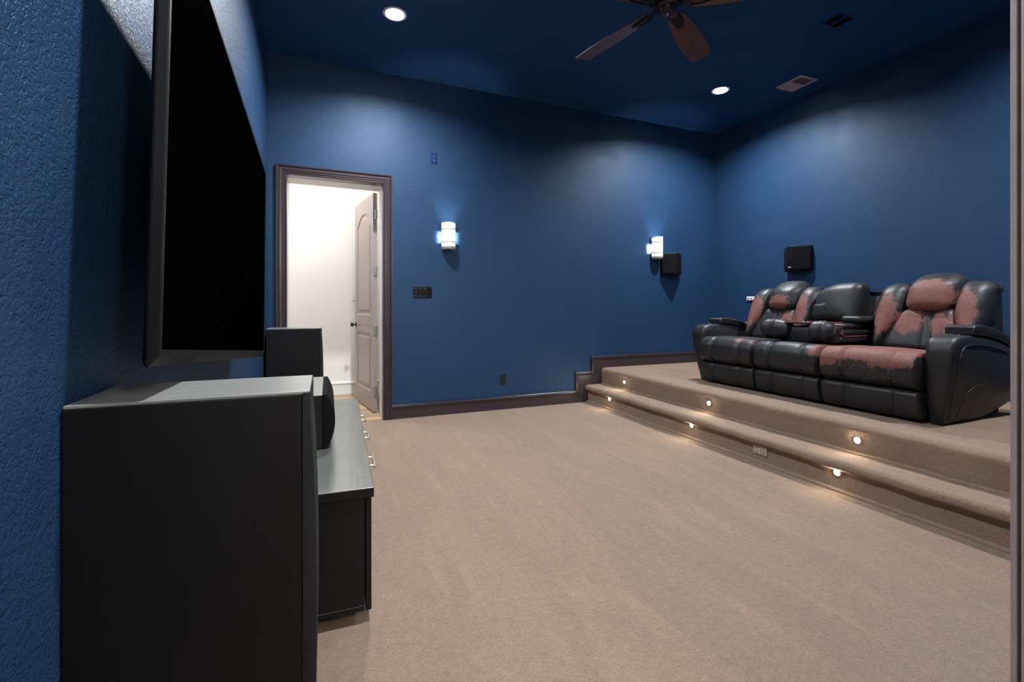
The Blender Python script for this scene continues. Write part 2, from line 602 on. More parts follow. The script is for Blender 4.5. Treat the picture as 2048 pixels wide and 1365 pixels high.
# front opening: plum jamb with a stop and casing, seen as a strip at the picture's edge
b = BM()
JX = FX1 - 0.035
box(b, JX, FX1, YA - 0.006, YA + 0.002, 0, 2.75, 0.0015)
box(b, JX + 0.012, FX1, YA - 0.012, YA - 0.005, 0, 2.75)
box(b, JX - 0.001, FX1, YA - 0.155, YA - 0.011, 0, 2.75, 0.0025)
box(b, FX0, FX0 + 0.035, YA - 0.155, YA + 0.001, 0, 2.75, 0.003)
box(b, FX0, FX1, YA - 0.155, YA + 0.001, 2.75 - 0.035, 2.75, 0.003)
structure('trim_1', b, M_JAMB, label='plum painted door frame at the near right edge of the view')

# the lobby the photograph is taken from: plain, closed, one recessed lamp
LZ = 2.95
structure('ceiling_lobby', ceiling_mesh(XL - 0.12, XR + 0.12, -3.2, YA - 0.14, LZ, LZ + 0.12, [], 0.071), M_WHITE, label='white ceiling of the lobby behind the viewpoint')
b = BM()
box(b, XL - 0.12, XR + 0.12, -3.3, -3.2, 0, LZ)
box(b, XL - 0.12, XL, -3.2, YA - 0.14, 0, LZ)
box(b, XR, XR + 0.12, -3.2, YA - 0.14, 0, LZ)
structure('wall_lobby', b, M_WHITE, label='white wall of the lobby behind the viewpoint')

# ---- platform with two carpeted steps
plat = thing('stair_platform', 'carpeted two-step platform that carries the recliner sofa', 'platform', (SX1, YA, 0), kind='structure')
def arc(cx, cz, r, a0, a1, n):
    return [(cx + r * math.cos(R(a0 + (a1 - a0) * i / n)), cz + r * math.sin(R(a0 + (a1 - a0) * i / n))) for i in range(n + 1)]
prof1 = [(SX1 - 0.018, 0.0)] + arc(SX1, 0.0, 0.020, 180, 90, 4)[1:] + [(SX1, 0.022), (SX1, 0.128)]
prof1 += [(SX1 - 0.004, 0.136)] + arc(SX1 - 0.002, SZ1 - 0.036, 0.036, 255, 90, 10) + [(SX2 + 0.05, SZ1), (SX2 + 0.05, 0)]
prof2 = [(SX2 - 0.016, SZ1 - 0.002)] + arc(SX2, SZ1 - 0.002, 0.018, 180, 90, 4)[1:] + [(SX2 - 0.001, SZ1 + 0.02), (SX2 - 0.004, SZ2 - 0.06)]
prof2 += arc(SX2 + 0.034, SZ2 - 0.042, 0.042, 200, 90, 8) + [(XR, SZ2), (XR, 0.0), (SX2 + 0.01, 0.0)]
def step_mesh(prof):
    bm = BM()
    ny = 90
    rows = []
    rnd = random.Random(3)
    for i in range(ny + 1):
        y = YA + (YB - YA) * i / ny
        row = []
        for (x, z) in prof:
            w = 0.0022 * math.sin(y * 11.3 + z * 9) + 0.0018 * math.sin(y * 23.7 + x * 5)
            k = 1 if z > 0.03 and x < SX2 + 0.08 else 0
            row.append(bm.verts.new((x + w * k, y, z + w * 0.5 * k)))
        rows.append(row)
    m = len(prof)
    for A, B in zip(rows, rows[1:]):
        for k in range(m):
            bm.faces.new((A[k], A[(k + 1) % m], B[(k + 1) % m], B[k]))
    bm.faces.new(rows[0][::-1]); bm.faces.new(rows[-1])
    bmesh.ops.recalc_face_normals(bm, faces=bm.faces[:])
    return bm
obj('lower_step', step_mesh(prof1), M_CARPET, plat, smooth=True, world=True, angle=50)
obj('upper_step', step_mesh(prof2), M_CARPET, plat, smooth=True, world=True, angle=50)

# ---- baseboards: a tall board with a moulded cap; it climbs the steps on the back wall
def yb_place(u, v, t): return Vector((u, YB - t, v))
CAP = [(0.0, 0.0), (0.0, 0.014), (0.004, 0.018), (0.010, 0.018), (0.012, 0.024), (0.022, 0.025), (0.030, 0.019), (0.034, 0.015), (0.038, 0.014), (0.038, 0.0)]
path = [(SX2 - 0.153, 0.36 - 0.0)]
top_path = [(5.0, 0.547), (3.005, 0.547), (3.005, 0.362), (2.785, 0.362), (2.785, 0.143), (0.655, 0.143)]
bb = thing('baseboard_back', 'plum baseboard that steps up beside the carpeted stairs', 'baseboard', (2.8, YB, 0), kind='structure')
b = BM()
poly = top_path + [(0.655, 0.0), (3.3, 0.0), (3.3, 0.2), (5.0, 0.2)]
prism(b, poly, 'Y', YB - 0.014, YB - 0.0005)
obj('board', b, M_TRIM, bb, world=True)
obj('cap_moulding', sweep2d(BM(), top_path, CAP, yb_place), M_TRIM, bb, world=True)
br = thing('baseboard_right', 'plum baseboard along the wall behind the sofa', 'baseboard', (XR, 2.6, SZ2), kind='structure')
obj('board', box(BM(), XR - 0.014, XR - 0.0005, YA + 0.02, YB - 0.026, SZ2 - 0.02, 0.547), M_TRIM, br, world=True)
b = BM()
sweep2d(b, [(YA + 0.02, 0.547), (YB - 0.026, 0.547)], [(-d, t) for d, t in CAP], lambda u, v, t: Vector((XR - t, u, v)))
obj('cap_moulding', b, M_TRIM, br, world=True)
bl = thing('baseboard_left', 'plum baseboard under the television wall', 'baseboard', (XL, 2.6, 0), kind='structure')
obj('board', box(BM(), XL + 0.0005, XL + 0.014, YA + 0.02, YB - 0.03, 0, 0.143), M_TRIM, bl, world=True)

# ---- doorway: moulded casing, jamb lining, hall beyond
casing = thing('trim_2', 'plum moulded casing round the open doorway', 'door frame', (0.13, YB, 0), kind='structure')
PROF = [(0.0, 0.0), (0.0, 0.016), (0.008, 0.019), (0.014, 0.012), (0.022, 0.012), (0.027, 0.017), (0.040, 0.017), (0.046, 0.023), (0.060, 0.025), (0.066, 0.019), (0.072, 0.024), (0.080, 0.030), (0.090, 0.030), (0.092, 0.0)]
cpath = [(DX0, 0.0), (DX0, DZ), (DX1, DZ), (DX1, 0.0)]
obj('architrave', sweep2d(BM(), cpath, PROF, yb_place), M_TRIM, casing, world=True)
b = BM()
box(b, DX1, DX1 + 0.02, YB - 0.001, YB + 0.10, 0, DZ + 0.02)
box(b, DX0 - 0.02, DX0, YB - 0.001, YB + 0.10, 0, DZ + 0.02)
box(b, DX0, DX1, YB - 0.001, YB + 0.10, DZ, DZ + 0.02)
obj('jamb_lining', b, M_TRIM, casing, world=True)
b = BM()
box(b, DX1, DX1 + 0.02, YB + 0.10, YB + WB, 0, DZ + 0.02)
box(b, DX0 - 0.02, DX0, YB + 0.10, YB + WB, 0, DZ + 0.02)
box(b, DX0, DX1, YB + 0.10, YB + WB, DZ, DZ + 0.02)
obj('pale_jamb', b, M_JAMBW, casing, world=True, label='pale inner jamb on the hall side')

HY0, HY1, HX0, HX1, HZ = YB + WB, 6.40, -1.6, 2.1, 3.45
b = BM()
box(b, HX0, HX1, HY1, HY1 + 0.1, 0, HZ)
box(b, HX0 - 0.1, HX0, HY0, HY1 + 0.1, 0, HZ)
box(b, HX1, HX1 + 0.1, HY0, HY1 + 0.1, 0, HZ)
structure('wall_hall', b, M_WHITE, label='bright white wall of the hall beyond the doorway')
b = BM()
box(b, HX0, DX0 - 0.02, HY0 + 0.0005, HY0 + 0.012, 0, HZ)
box(b, DX1 + 0.02, HX1, HY0 + 0.0005, HY0 + 0.012, 0, HZ)
box(b, DX0 - 0.02, DX1 + 0.02, HY0 + 0.0005, HY0 + 0.012, DZ + 0.02, HZ)
structure('wall_hall_near', b, M_WHITE, label='white hall side of the doorway wall')
structure('ceiling_hall', box(BM(), HX0 - 0.1, HX1 + 0.1, HY0, HY1 + 0.1, HZ, HZ + 0.1), M_WHITE, label='white ceiling of the hall')
fh = structure('floor_hall', box(BM(), HX0, HX1, 4.852, HY1, -0.10, -0.014), M_DKWOOD, label='oak plank floor of the hall beyond the doorway')
pm = {}
rnd = random.Random(11)
pw = 0.115
k = 0
y = 4.853
while y < HY1 - 0.01:
    y1 = min(y + pw, HY1)
    x = HX0 - rnd.uniform(0, 0.8)
    while x < HX1:
        x1 = x + rnd.uniform(0.8, 1.3)
        a, c = max(x, HX0), min(x1, HX1)
        if c - a > 0.05 and c > -0.45 and a < 0.75:
            if y < HY0: a, c = max(a, DX0 + 0.001), min(c, DX1 - 0.001)
            if c - a > 0.02:
                box_b = box(BM(), -(c - a) / 2 + 0.001, (c - a) / 2 - 0.001, 0.001, y1 - y - 0.001, -0.014, rnd.uniform(-0.0012, 0), 0.001, 1)
                o = obj('plank', box_b, M_PLANK[rnd.randrange(3)], fh)
                o.location = ((a + c) / 2, y, 0)
        x = x1
    y = y1
bh = thing('baseboard_hall', 'white moulded baseboard of the hall', 'baseboard', (0.2, HY1, 0), kind='structure')
obj('board', box(BM(), HX0, HX1, HY1 - 0.014, HY1 - 0.0005, 0, 0.16), M_WTRIM, bh, world=True)
b = BM()
sweep2d(b, [(HX1, 0.165), (HX0, 0.165)], CAP, lambda u, v, t: Vector((u, HY1 - t, v)))
obj('cap_moulding', b, M_WTRIM, bh, world=True)
# hall ceiling lamp
hl = thing('hall_ceiling_light', 'round white flush lamp on the hall ceiling', 'lamp', (-0.45, 5.62, HZ))
obj('lamp_rim', lathe(BM(), [(0.17, 0), (0.185, -0.012), (0.18, -0.04), (0.165, -0.045)], 32), M_WTRIM, hl, smooth=True)
obj('diffuser', lathe(BM(), [(0.165, -0.03), (0.14, -0.06), (0.08, -0.078), (0.0, -0.083)], 32), M_HALL, hl, smooth=True)

# ---- the open door leaf, hinged at the right jamb
DL, DT, DH = 0.84, 0.042, 2.36
dang = math.atan2(0.83, -0.133)
door = thing('door_1', 'open taupe door with an arched upper panel', 'door', (0.545, 5.165, 0.012), (0, 0, dang), kind='structure')
def outline(x0, x1, z0, z1, rise, ins, n=14):
    """rectangle with a segmental arch on top, inset by ins"""
    x0 += ins; x1 -= ins; z0 += ins
    if rise <= 0:
        z1 -= ins
        return [(x0, z0), (x1, z0), (x1, z1), (x0, z1)]
    w = (x1 - x0 + 2 * ins) / 2
    rad = (w * w + rise * rise) / (2 * rise)
    cx = (x0 + x1) / 2; cz = z1 - rad
    rad -= ins
    half = math.asin(min(1, ((x1 - x0) / 2) / rad))
    pts = [(x0, z0), (x1, z0)]
    for i in range(n + 1):
        t = half - 2 * half * i / n
        pts.append((cx + rad * math.sin(t), cz + rad * math.cos(t)))
    return pts
panels = [(0.115, DL - 0.115, 1.04, 2.20, 0.13), (0.115, DL - 0.115, 0.20, 0.84, 0.0)]
def leaf_mesh():
    bm = BM()
    for s in (0, 1):
        yy = DT if s else 0.0
        loops = [[bm.verts.new((x, yy, z)) for x, z in ((0, 0), (DL, 0), (DL, DH), (0, DH))]]
        for p in panels:
            loops.append([bm.verts.new((x, yy, z)) for x, z in outline(*p, 0)])
        es = []
        for L in loops:
            for i in range(len(L)):
                es.append(bm.edges.new((L[i], L[(i + 1) % len(L)])))
        bmesh.ops.triangle_fill(bm, edges=es, use_beauty=True)
        for p, L in zip(panels, loops[1:]):
            d = -1 if s else 1
            L2 = [bm.verts.new((x, yy + d * 0.011, z)) for x, z in outline(*p, 0.014)]
            m = len(L)
            for i in range(m):
                bm.faces.new((L[i], L[(i + 1) % m], L2[(i + 1) % m], L2[i]))
            bm.faces.new(L2)
        if s == 0: f0 = loops[0]
        else:
            f1 = loops[0]
            for i in range(4):
                bm.faces.new((f0[i], f0[(i + 1) % 4], f1[(i + 1) % 4], f1[i]))
    bmesh.ops.recalc_face_normals(bm, faces=bm.faces[:])
    return bm
obj('leaf', leaf_mesh(), M_DOOR, door)
for p in panels:
    b = BM()
    for s in (0, 1):
        d = -1 if s else 1
        yy = DT if s else 0.0
        A = [b.verts.new((x, yy + d * 0.0105, z)) for x, z in outline(*p, 0.034)]
        B_ = [b.verts.new((x, yy + d * 0.0015, z)) for x, z in outline(*p, 0.060)]
        m = len(A)
        for i in range(m):
            b.faces.new((A[i], A[(i + 1) % m], B_[(i + 1) % m], B_[i]))
        b.faces.new(B_)
    bmesh.ops.recalc_face_normals(b, faces=b.faces[:])
    obj('door_panel', b, M_DOOR, door)
b = BM()
for s in (0, 1):
    d = 1 if s else -1
    yy = DT if s else 0.0
    pr = [(0.0, 0.066), (0.014, 0.066), (0.024, 0.060), (0.028, 0.048), (0.022, 0.038), (0.010, 0.030), (0.009, 0.010), (0.026, 0.008), (0.030, 0.0)]
    lathe(b, [(r, yy + d * h) for r, h in pr], 20, 'Y', (DL - 0.06, 0, 0.915))
obj('knob', b, M_BRONZE, door, smooth=True, label='dark bronze round door knob')
for z in (0.22, 0.88, 1.52, 2.13):
    b = BM()
    for i in range(5):
        cyl(b, (-0.012, 0.004, z - 0.05 + i * 0.02), (-0.012, 0.004, z - 0.032 + i * 0.02), 0.0075, n=12)
    box(b, -0.012, 0.0, 0.002, 0.032, z - 0.05, z + 0.05)
    obj('hinge', b, M_HINGE, door)

# hall light switch
sw = thing('light_switch', 'white rocker light switch on the hall wall beside the door', 'switch', (0.42, HY1, 1.29))
obj('plate', box(BM(), -0.058, 0.058, -0.008, -0.0005, -0.062, 0.062, 0.003), M_WPLASTIC, sw)
obj('rocker', box(BM(), -0.036, -0.004, -0.012, -0.007, -0.034, 0.034, 0.002), M_WPLASTIC, sw)
obj('rocker', box(BM(), 0.006, 0.038, -0.012, -0.007, -0.034, 0.034, 0.002), M_WPLASTIC, sw)

# ------------------------------------------------------------------ lamps
def can_light(label, x, y, z=ZC, mat=None):
    t = thing('recessed_light', label, 'lamp', (x, y, z))
    obj('trim_ring', lathe(BM(), [(0.070, 0.034), (0.070, 0.0), (0.073, -0.004), (0.086, -0.005), (0.094, -0.003), (0.096, -0.0003)], 40), M_CANTRIM, t, smooth=True, angle=50)
    obj('lens', lathe(BM(), [(0.0695, 0.032), (0.060, 0.028), (0.035, 0.025), (0.0, 0.024)], 40), mat or M_CAN, t, smooth=True)
    obj('can_cover', cyl(BM(), (0, 0, 0.036), (0, 0, 0.115), 0.070, n=24), M_CANTRIM, t, smooth=True, angle=50)
    return t
can_light('recessed ceiling lamp above the open doorway', 0.54, 3.80)
can_light('recessed ceiling lamp near the white vent', 4.02, 3.79)
can_light('recessed ceiling lamp above the tower speaker nearest the view', 0.54, 1.08, ZC, M_NEARCAN)
can_light('recessed ceiling lamp over the near end of the carpeted platform', 4.02, 1.08, ZC, M_SOFACAN)
lob = thing('pendant_lamp', 'white globe pendant in the lobby behind the viewpoint', 'lamp', (0.90, -1.31, 2.35))
b = BM()
bmesh.ops.create_uvsphere(b, u_segments=24, v_segments=14, radius=0.12)
obj('globe', b, M_LOBBY, lob, smooth=True)
obj('stem', cyl(BM(), (0, 0, 0.115), (0, 0, 0.58), 0.008, n=12), M_BRONZE, lob, smooth=True, angle=40)
obj('canopy', lathe(BM(), [(0.0, 0.575), (0.05, 0.58), (0.06, 0.5995), (0.0, 0.5995)], 24), M_BRONZE, lob, smooth=True, angle=40)

def sconce(label, x, z):
    t = thing('wall_sconce', label, 'lamp', (x, YB, z), group='wall lamps on the blue back wall')
    rr, hh = 0.072, 0.142
    obj('backplate', box(BM(), -0.050, 0.050, -0.008, -0.0005, -0.118, 0.118, 0.003), M_BAND, t)
    b = BM()
    box(b, -rr - 0.002, rr + 0.002, -0.030, -0.022, 0.036, hh - 0.004)
    box(b, -rr - 0.002, rr + 0.002, -0.030, -0.022, -0.118, -0.046)
    box(b, -0.040, 0.040, -0.026, -0.007, -0.118, 0.118)
    obj('back_shield', b, M_BAND, t)
    # half-round glowing glass, open to the sky, standing clear of the wall
    b = BM()
    pr = [(rr, -0.112), (rr, hh - 0.01)]
    def half(bm, pr, a0=180, a1=360, n=28, sy=1.25, off=-0.026):
        lathe(bm, pr, n, 'Z', (0, 0, 0), R(a0), R(a1))
        for v in bm.verts:
            v.co.y = v.co.y * sy + off
        return bm
    sh = half(b, [(rr, -0.112), (rr, hh - 0.012)])
    obj('shade', sh, M_SHADE, t, smooth=True, label='glowing half-round frosted glass')
    obj('band', half(BM(), [(rr - 0.001, 0.066), (rr + 0.005, 0.066), (rr + 0.005, 0.079), (rr - 0.001, 0.079)]), M_BAND, t, smooth=True, angle=40)
    obj('band', half(BM(), [(rr - 0.001, -0.071), (rr + 0.005, -0.071), (rr + 0.005, -0.058), (rr - 0.001, -0.058)]), M_BAND, t, smooth=True, angle=40)
    obj('top_rim', half(BM(), [(rr - 0.004, hh - 0.014), (rr + 0.004, hh - 0.014), (rr + 0.004, hh), (rr - 0.004, hh)]), M_CANTRIM, t, smooth=True, angle=40)
    obj('bottom_cap', half(BM(), [(0.0, -0.122), (rr * 0.7, -0.142), (rr * 0.95, -0.136), (rr + 0.003, -0.118), (rr + 0.003, -0.108), (0.0, -0.108)]), M_BAND, t, smooth=True, angle=40)
    b = BM()
    bmesh.ops.create_uvsphere(b, u_segments=14, v_segments=8, radius=0.017)
    bmesh.ops.translate(b, verts=b.verts, vec=(0, -0.066, 0.0))
    obj('bulb', b, M_BULB, t, smooth=True)
    obj('bulb_holder', cyl(BM(), (0, -0.066, -0.108), (0, -0.066, -0.014), 0.012, n=12), M_BAND, t, smooth=True, angle=40)
    return t
sconce('glowing half-round wall lamp beside the doorway', 1.233, 1.888)
sconce('glowing half-round wall lamp beside the black surround speaker', 3.968, 1.895)

def step_light(label, x, y, z):
    t = thing('step_light', label, 'lamp', (x, y, z), group='step lights in the carpeted risers')
    obj('bezel', lathe(BM(), [(0.0145, 0.0), (0.0145, -0.004), (0.021, -0.005), (0.027, -0.003), (0.028, 0.004)], 24, 'X'), M_STEEL, t, smooth=True)
    obj('lens', lathe(BM(), [(0.0145, -0.003), (0.011, -0.008), (0.005, -0.0105), (0.0, -0.011)], 20, 'X'), M_STEP, t, smooth=True)
    return t
for yy, w in ((4.33, 'at the end by the blue wall'), (3.10, 'in the middle of its row'), (1.88, 'at the end below the near sofa arm')):
    step_light('small warm step light in the upper riser, ' + w, SX2 - 0.004, yy, 0.294)
    step_light('small warm step light in the lower riser, ' + w, SX1 - 0.002, yy, 0.117)

# ------------------------------------------------------------------ ceiling fan
fan = thing('ceiling_fan', 'dark bronze ceiling fan with five walnut blades', 'fan', (2.03, 2.335, ZC))
ZB = 3.07 - ZC
obj('canopy', lathe(BM(), [(0.0, 0.0), (0.075, 0.0), (0.075, -0.015), (0.055, -0.06), (0.02, -0.075), (0.0, -0.075)], 32), M_FANMETAL, fan, smooth=True, angle=40)
obj('downrod', cyl(BM(), (0, 0, -0.07), (0, 0, -0.24), 0.014, n=16), M_FANMETAL, fan, smooth=True, angle=40)
obj('motor_housing', lathe(BM(), [(0.0, -0.22), (0.04, -0.22), (0.06, -0.25), (0.135, -0.28), (0.155, -0.32), (0.155, -0.36), (0.13, -0.395), (0.085, -0.405), (0.0, -0.405)], 40), M_FANMETAL, fan, smooth=True, angle=40)
obj('switch_cup', lathe(BM(), [(0.075, -0.40), (0.078, -0.43), (0.072, -0.455), (0.060, -0.462), (0.058, -0.475), (0.044, -0.49), (0.038, -0.496), (0.0, -0.498)], 36), M_FANMETAL, fan, smooth=True, angle=40)
obj('finial', lathe(BM(), [(0.008, -0.496), (0.008, -0.502), (0.004, -0.506), (0.0, -0.507)], 14), M_STEEL, fan, smooth=True)
def blade_mesh():
    bm = BM()
    st = [(0.145, 0.046), (0.16, 0.054), (0.28, 0.070), (0.42, 0.083), (0.58, 0.085), (0.70, 0.079), (0.775, 0.073), (0.785, 0.068)]
    top, bot = [], []
    for x, w in st:
        row_t, row_b = [], []
        for s in (-1, -0.5, 0, 0.5, 1):
            row_t.append(bm.verts.new((x, s * w, 0.004)))
            row_b.append(bm.verts.new((x, s * w, -0.004)))
        top.append(row_t); bot.append(row_b)
    for k in range(len(st) - 1):
        for j in range(4):
            bm.faces.new((top[k][j], top[k + 1][j], top[k + 1][j + 1], top[k][j + 1]))
            bm.faces.new((bot[k][j], bot[k][j + 1], bot[k + 1][j + 1], bot[k + 1][j]))
        bm.faces.new((top[k][0], bot[k][0], bot[k + 1][0], top[k + 1][0]))
        bm.faces.new((top[k][4], top[k + 1][4], bot[k + 1][4], bot[k][4]))
    for j in range(4):
        bm.faces.new((top[0][j], top[0][j + 1], bot[0][j + 1], bot[0][j]))
        bm.faces.new((top[-1][j], bot[-1][j], bot[-1][j + 1], top[-1][j + 1]))
    bmesh.ops.recalc_face_normals(bm, faces=bm.faces[:])
    return bm
def iron_mesh():
    bm = BM()
    t = BM()
    st = [(0.06, 0.020, 0.03), (0.10, 0.018, 0.006), (0.14, 0.030, -0.006), (0.18, 0.036, -0.009), (0.255, 0.026, -0.009), (0.28, 0.012, -0.009)]
    rows = []
    for x, w, z in st:
        rows.append([bm.verts.new((x, -w, z)), bm.verts.new((x, w, z)), bm.verts.new((x, w, z - 0.006)), bm.verts.new((x, -w, z - 0.006))])
    for A, B in zip(rows, rows[1:]):
        for k in range(4):
            bm.faces.new((A[k], A[(k + 1) % 4], B[(k + 1) % 4], B[k]))
    bm.faces.new(rows[0][::-1]); bm.faces.new(rows[-1])
    tube(bm, [(0.135, -0.02, -0.018), (0.17, -0.026, -0.019), (0.25, -0.018, -0.018)], 0.004, 6)
    tube(bm, [(0.135, 0.02, -0.018), (0.17, 0.026, -0.019), (0.25, 0.018, -0.018)], 0.004, 6)
    t.free()
    bmesh.ops.recalc_face_normals(bm, faces=bm.faces[:])
    return bm
for i in range(5):
    a = R(30.5 + 72 * i)
    bo = obj('blade', blade_mesh(), M_FANWOOD, fan)
    bo.location = (0, 0, ZB); bo.rotation_euler = (R(-13), 0, a)
    io = obj('blade_iron', iron_mesh(), M_FANMETAL, bo)

# ------------------------------------------------------------------ ceiling vents
vent = thing('ceiling_vent', 'pale pinkish two-bank ceiling vent near a recessed lamp', 'vent', (4.635, 3.362, ZC), (0, 0, R(-0.8)))
hx, hy = 0.127, 0.147
b = BM()
for (x0, x1, y0, y1) in ((-hx, hx, -hy, -hy + 0.032), (-hx, hx, hy - 0.032, hy), (-hx, -hx + 0.032, -hy + 0.032, hy - 0.032), (hx - 0.032, hx, -hy + 0.032, hy - 0.032), (-hx + 0.032, hx - 0.032, -0.006, 0.006)):
    box(b, x0, x1, y0, y1, -0.009, -0.0005, 0.002, 1)
obj('frame', b, M_VENT, vent)
obj('backing', box(BM(), -hx + 0.03, hx - 0.03, -hy + 0.03, hy - 0.03, -0.002, -0.0006), M_VENTDARK, vent)
sm = None
for s in (-1, 1):
    for i in range(8):
        yy = s * (0.014 + i * 0.0132)
        if sm is None:
            sb = box(BM(), -hx + 0.031, hx - 0.031, -0.0045, 0.0045, -0.0006, 0.0006)
            so = obj('slat', sb, M_VENT, vent); sm = so.data
        else:
            so = bpy.data.objects.new('slat', sm); COL.objects.link(so); so.parent = vent
        so.location = (0, yy, -0.006); so.rotation_euler = (R(-28 * s), 0, 0)
obj('lever', tube(BM(), [(-0.03, 0.132, -0.008), (-0.03, 0.145, -0.024), (-0.03, 0.150, -0.030)], 0.003, 6), M_WPLASTIC, vent)
dv = thing('slot_diffuser', 'dark blue ceiling diffuser with two long slots', 'vent', (3.93, 2.497, ZC))
b = BM()
for x0, x1 in ((-0.090, -0.080), (-0.012, 0.012), (0.076, 0.086)):
    box(b, x0, x1, -0.066, 0.066, -0.008, -0.0005, 0.001, 1)
for y0, y1 in ((-0.072, -0.060), (0.060, 0.072)):
    box(b, -0.090, 0.086, y0, y1, -0.008, -0.0005, 0.001, 1)
obj('frame', b, M_BLUEPL, dv)
obj('slot', box(BM(), -0.080, -0.012, -0.060, 0.060, -0.003, -0.0006), M_MATTE, dv)
obj('slot', box(BM(), 0.012, 0.076, -0.060, 0.060, -0.003, -0.0006), M_MATTE, dv)

# ------------------------------------------------------------------ wall plates
def socket_face(parent, z, mat, mat_hole, y=-0.006):
    b = BM()
    pts = [(0.017 * math.cos(t), 0.014 * math.sin(t)) for t in [2 * PI * i / 20 for i in range(20)]]
    pts = [(max(-0.014, min(0.014, x)), zz) for x, zz in pts]
    prism(b, [(x, zz + z) for x, zz in pts], 'Y', y - 0.003, y)
    so = obj('socket', b, mat, parent)
    h = BM()
    box(h, -0.0075, -0.0055, y - 0.0034, y - 0.002, z - 0.001, z + 0.008)
    box(h, 0.0055, 0.0075, y - 0.0034, y - 0.002, z - 0.001, z + 0.008)
    box(h, -0.0025, 0.0025, y - 0.0034, y - 0.002, z - 0.010, z - 0.005)
    obj('slots', h, mat_hole, so)
up = thing('wall_outlet', 'blue painted outlet high above the first wall lamp', 'outlet', (1.084, YB, 2.708))
obj('plate', box(BM(), -0.036, 0.036, -0.006, -0.0005, -0.058, 0.058, 0.0025), M_BLUEPL, up)
socket_face(up, 0.021, M_BLUEPL, M_BLUESOCKET); socket_face(up, -0.021, M_BLUEPL, M_BLUESOCKET)
lo = thing('wall_outlet', 'dark outlet low on the blue wall above the baseboard', 'outlet', (1.868, YB, 0.338))
obj('plate', box(BM(), -0.036, 0.036, -0.006, -0.0005, -0.058, 0.058, 0.0025), M_DKPLATE, lo)
socket_face(lo, 0.021, M_DKPLATE, M_MATTE); socket_face(lo, -0.021, M_DKPLATE, M_MATTE)
bs = thing('switch_plate', 'wide black switch plate between doorway and first wall lamp', 'switch', (0.965, YB, 1.298))
obj('plate', box(BM(), -0.098, 0.098, -0.007, -0.0005, -0.058, 0.058, 0.003), M_BLACK, bs)
for i, x in enumerate((-0.069, -0.023, 0.023)):
    b = BM()
    cyl(b, (x, -0.0065, 0.0), (x, -0.020, 0.0), 0.011, 0.009, n=16)
    obj('dimmer_knob', b, M_CHROME if i == 0 else M_BLACK, bs, smooth=True, angle=40)
for x in (-0.069, -0.023, 0.023):
    for z in (-0.041, 0.041):
        obj('plate_screw', cyl(BM(), (x, -0.0065, z), (x, -0.009, z), 0.0035, n=10), M_STEEL, bs, smooth=True, angle=40)
obj('rocker', box(BM(), 0.052, 0.086, -0.011, -0.006, -0.034, 0.034, 0.002), M_BEZEL, bs)
ro = thing('riser_outlet', 'beige outlet set sideways in the lower carpeted riser', 'outlet', (SX1 - 0.001, 2.425, 0.095), (0, 0, R(-90)))
obj('plate', box(BM(), -0.058, 0.058, -0.006, 0.0, -0.030, 0.030, 0.002), M_BEIGEPL, ro)
for x in (-0.022, 0.022):
    obj('socket', box(BM(), x - 0.014, x + 0.014, -0.009, -0.005, -0.017, 0.017, 0.003), M_BEIGEPL, ro)
b = BM()
box(b, -0.003, 0.003, -0.012, -0.008, 0.004, 0.016); box(b, -0.003, 0.003, -0.012, -0.008, -0.016, -0.004)
obj('socket_tab', b, M_CREAM, ro)
obj('plate_lip', box(BM(), -0.058, 0.058, -0.008, 0.0, 0.029, 0.032), M_CREAM, ro)
wp = thing('cable_plate', 'white horizontal cable plate with two grey ports beside the far sofa back', 'outlet', (XR, 4.228, 1.248), (0, 0, R(90)))
obj('plate', box(BM(), -0.060, 0.060, 0.0005, 0.016, -0.025, 0.025, 0.008, 3), M_WPLASTIC, wp)
for x in (0.033, -0.012):
    obj('port', cyl(BM(), (x, 0.015, 0), (x, 0.0185, 0), 0.011, n=16), M_PORT, wp, smooth=True, angle=40)
wp2 = thing('wall_plug', 'small white plug low on the wall behind the far sofa arm', 'outlet', (XR, 4.30, 0.918), (0, 0, R(90)))
obj('plate', box(BM(), -0.034, 0.034, 0.0005, 0.008, -0.056, 0.020, 0.004, 2), M_WPLASTIC, wp2)
obj('plug_body', box(BM(), -0.02, 0.034, 0.007, 0.03, -0.018, 0.024, 0.007, 3), M_WPLASTIC, wp2)

# ------------------------------------------------------------------ surround speakers
def surround(name_label, loc, rot, logo):
    t = thing('surround_speaker', name_label, 'speaker', loc, rot, 'wedge surround speakers on the blue walls')
    # local: wall plane y=0, sticks out to -y; plan is a wedge with a blunt nose
    W, D, Hh = 0.150, 0.155, 0.135
    plan = [(-W, -0.002), (-W, -0.045), (-0.018, -D), (0.018, -D), (W, -0.045), (W, -0.002)]
    b = BM()
    prism(b, plan, 'Z', -Hh, Hh, 0.008, 3)
    obj('cabinet', b, M_BLACK, t, smooth=True, angle=35)
    for s in (-1, 1):
        pl = [(s * (W - 0.002), -0.052), (s * 0.022, -D + 0.003), (s * 0.019, -D - 0.004), (s * (W + 0.004), -0.056)]
        bb_ = BM()
        prism(bb_, pl if s > 0 else pl[::-1], 'Z', -Hh + 0.012, Hh - 0.012, 0.002, 1)
        obj('grille', bb_, M_GRILLE, t)
    b = BM()
    box(b, -W - 0.004, W + 0.004, -0.05, -0.004, -Hh - 0.006, -Hh + 0.004, 0.003, 1)
    obj('bracket', b, M_BLACK, t)
    if logo:
        b = BM()
        box(b, -0.026, -0.009, -D - 0.003, -D + 0.0005, -Hh + 0.030, -Hh + 0.038)
        box(b, -0.004, 0.007, -D - 0.003, -D + 0.0005, -Hh + 0.031, -Hh + 0.037)
        obj('badge', b, M_WPLASTIC, t)
    return t
surround('black wedge speaker on the back wall below a glowing wall lamp', (4.20, YB, 1.70), (0, 0, 0), False)
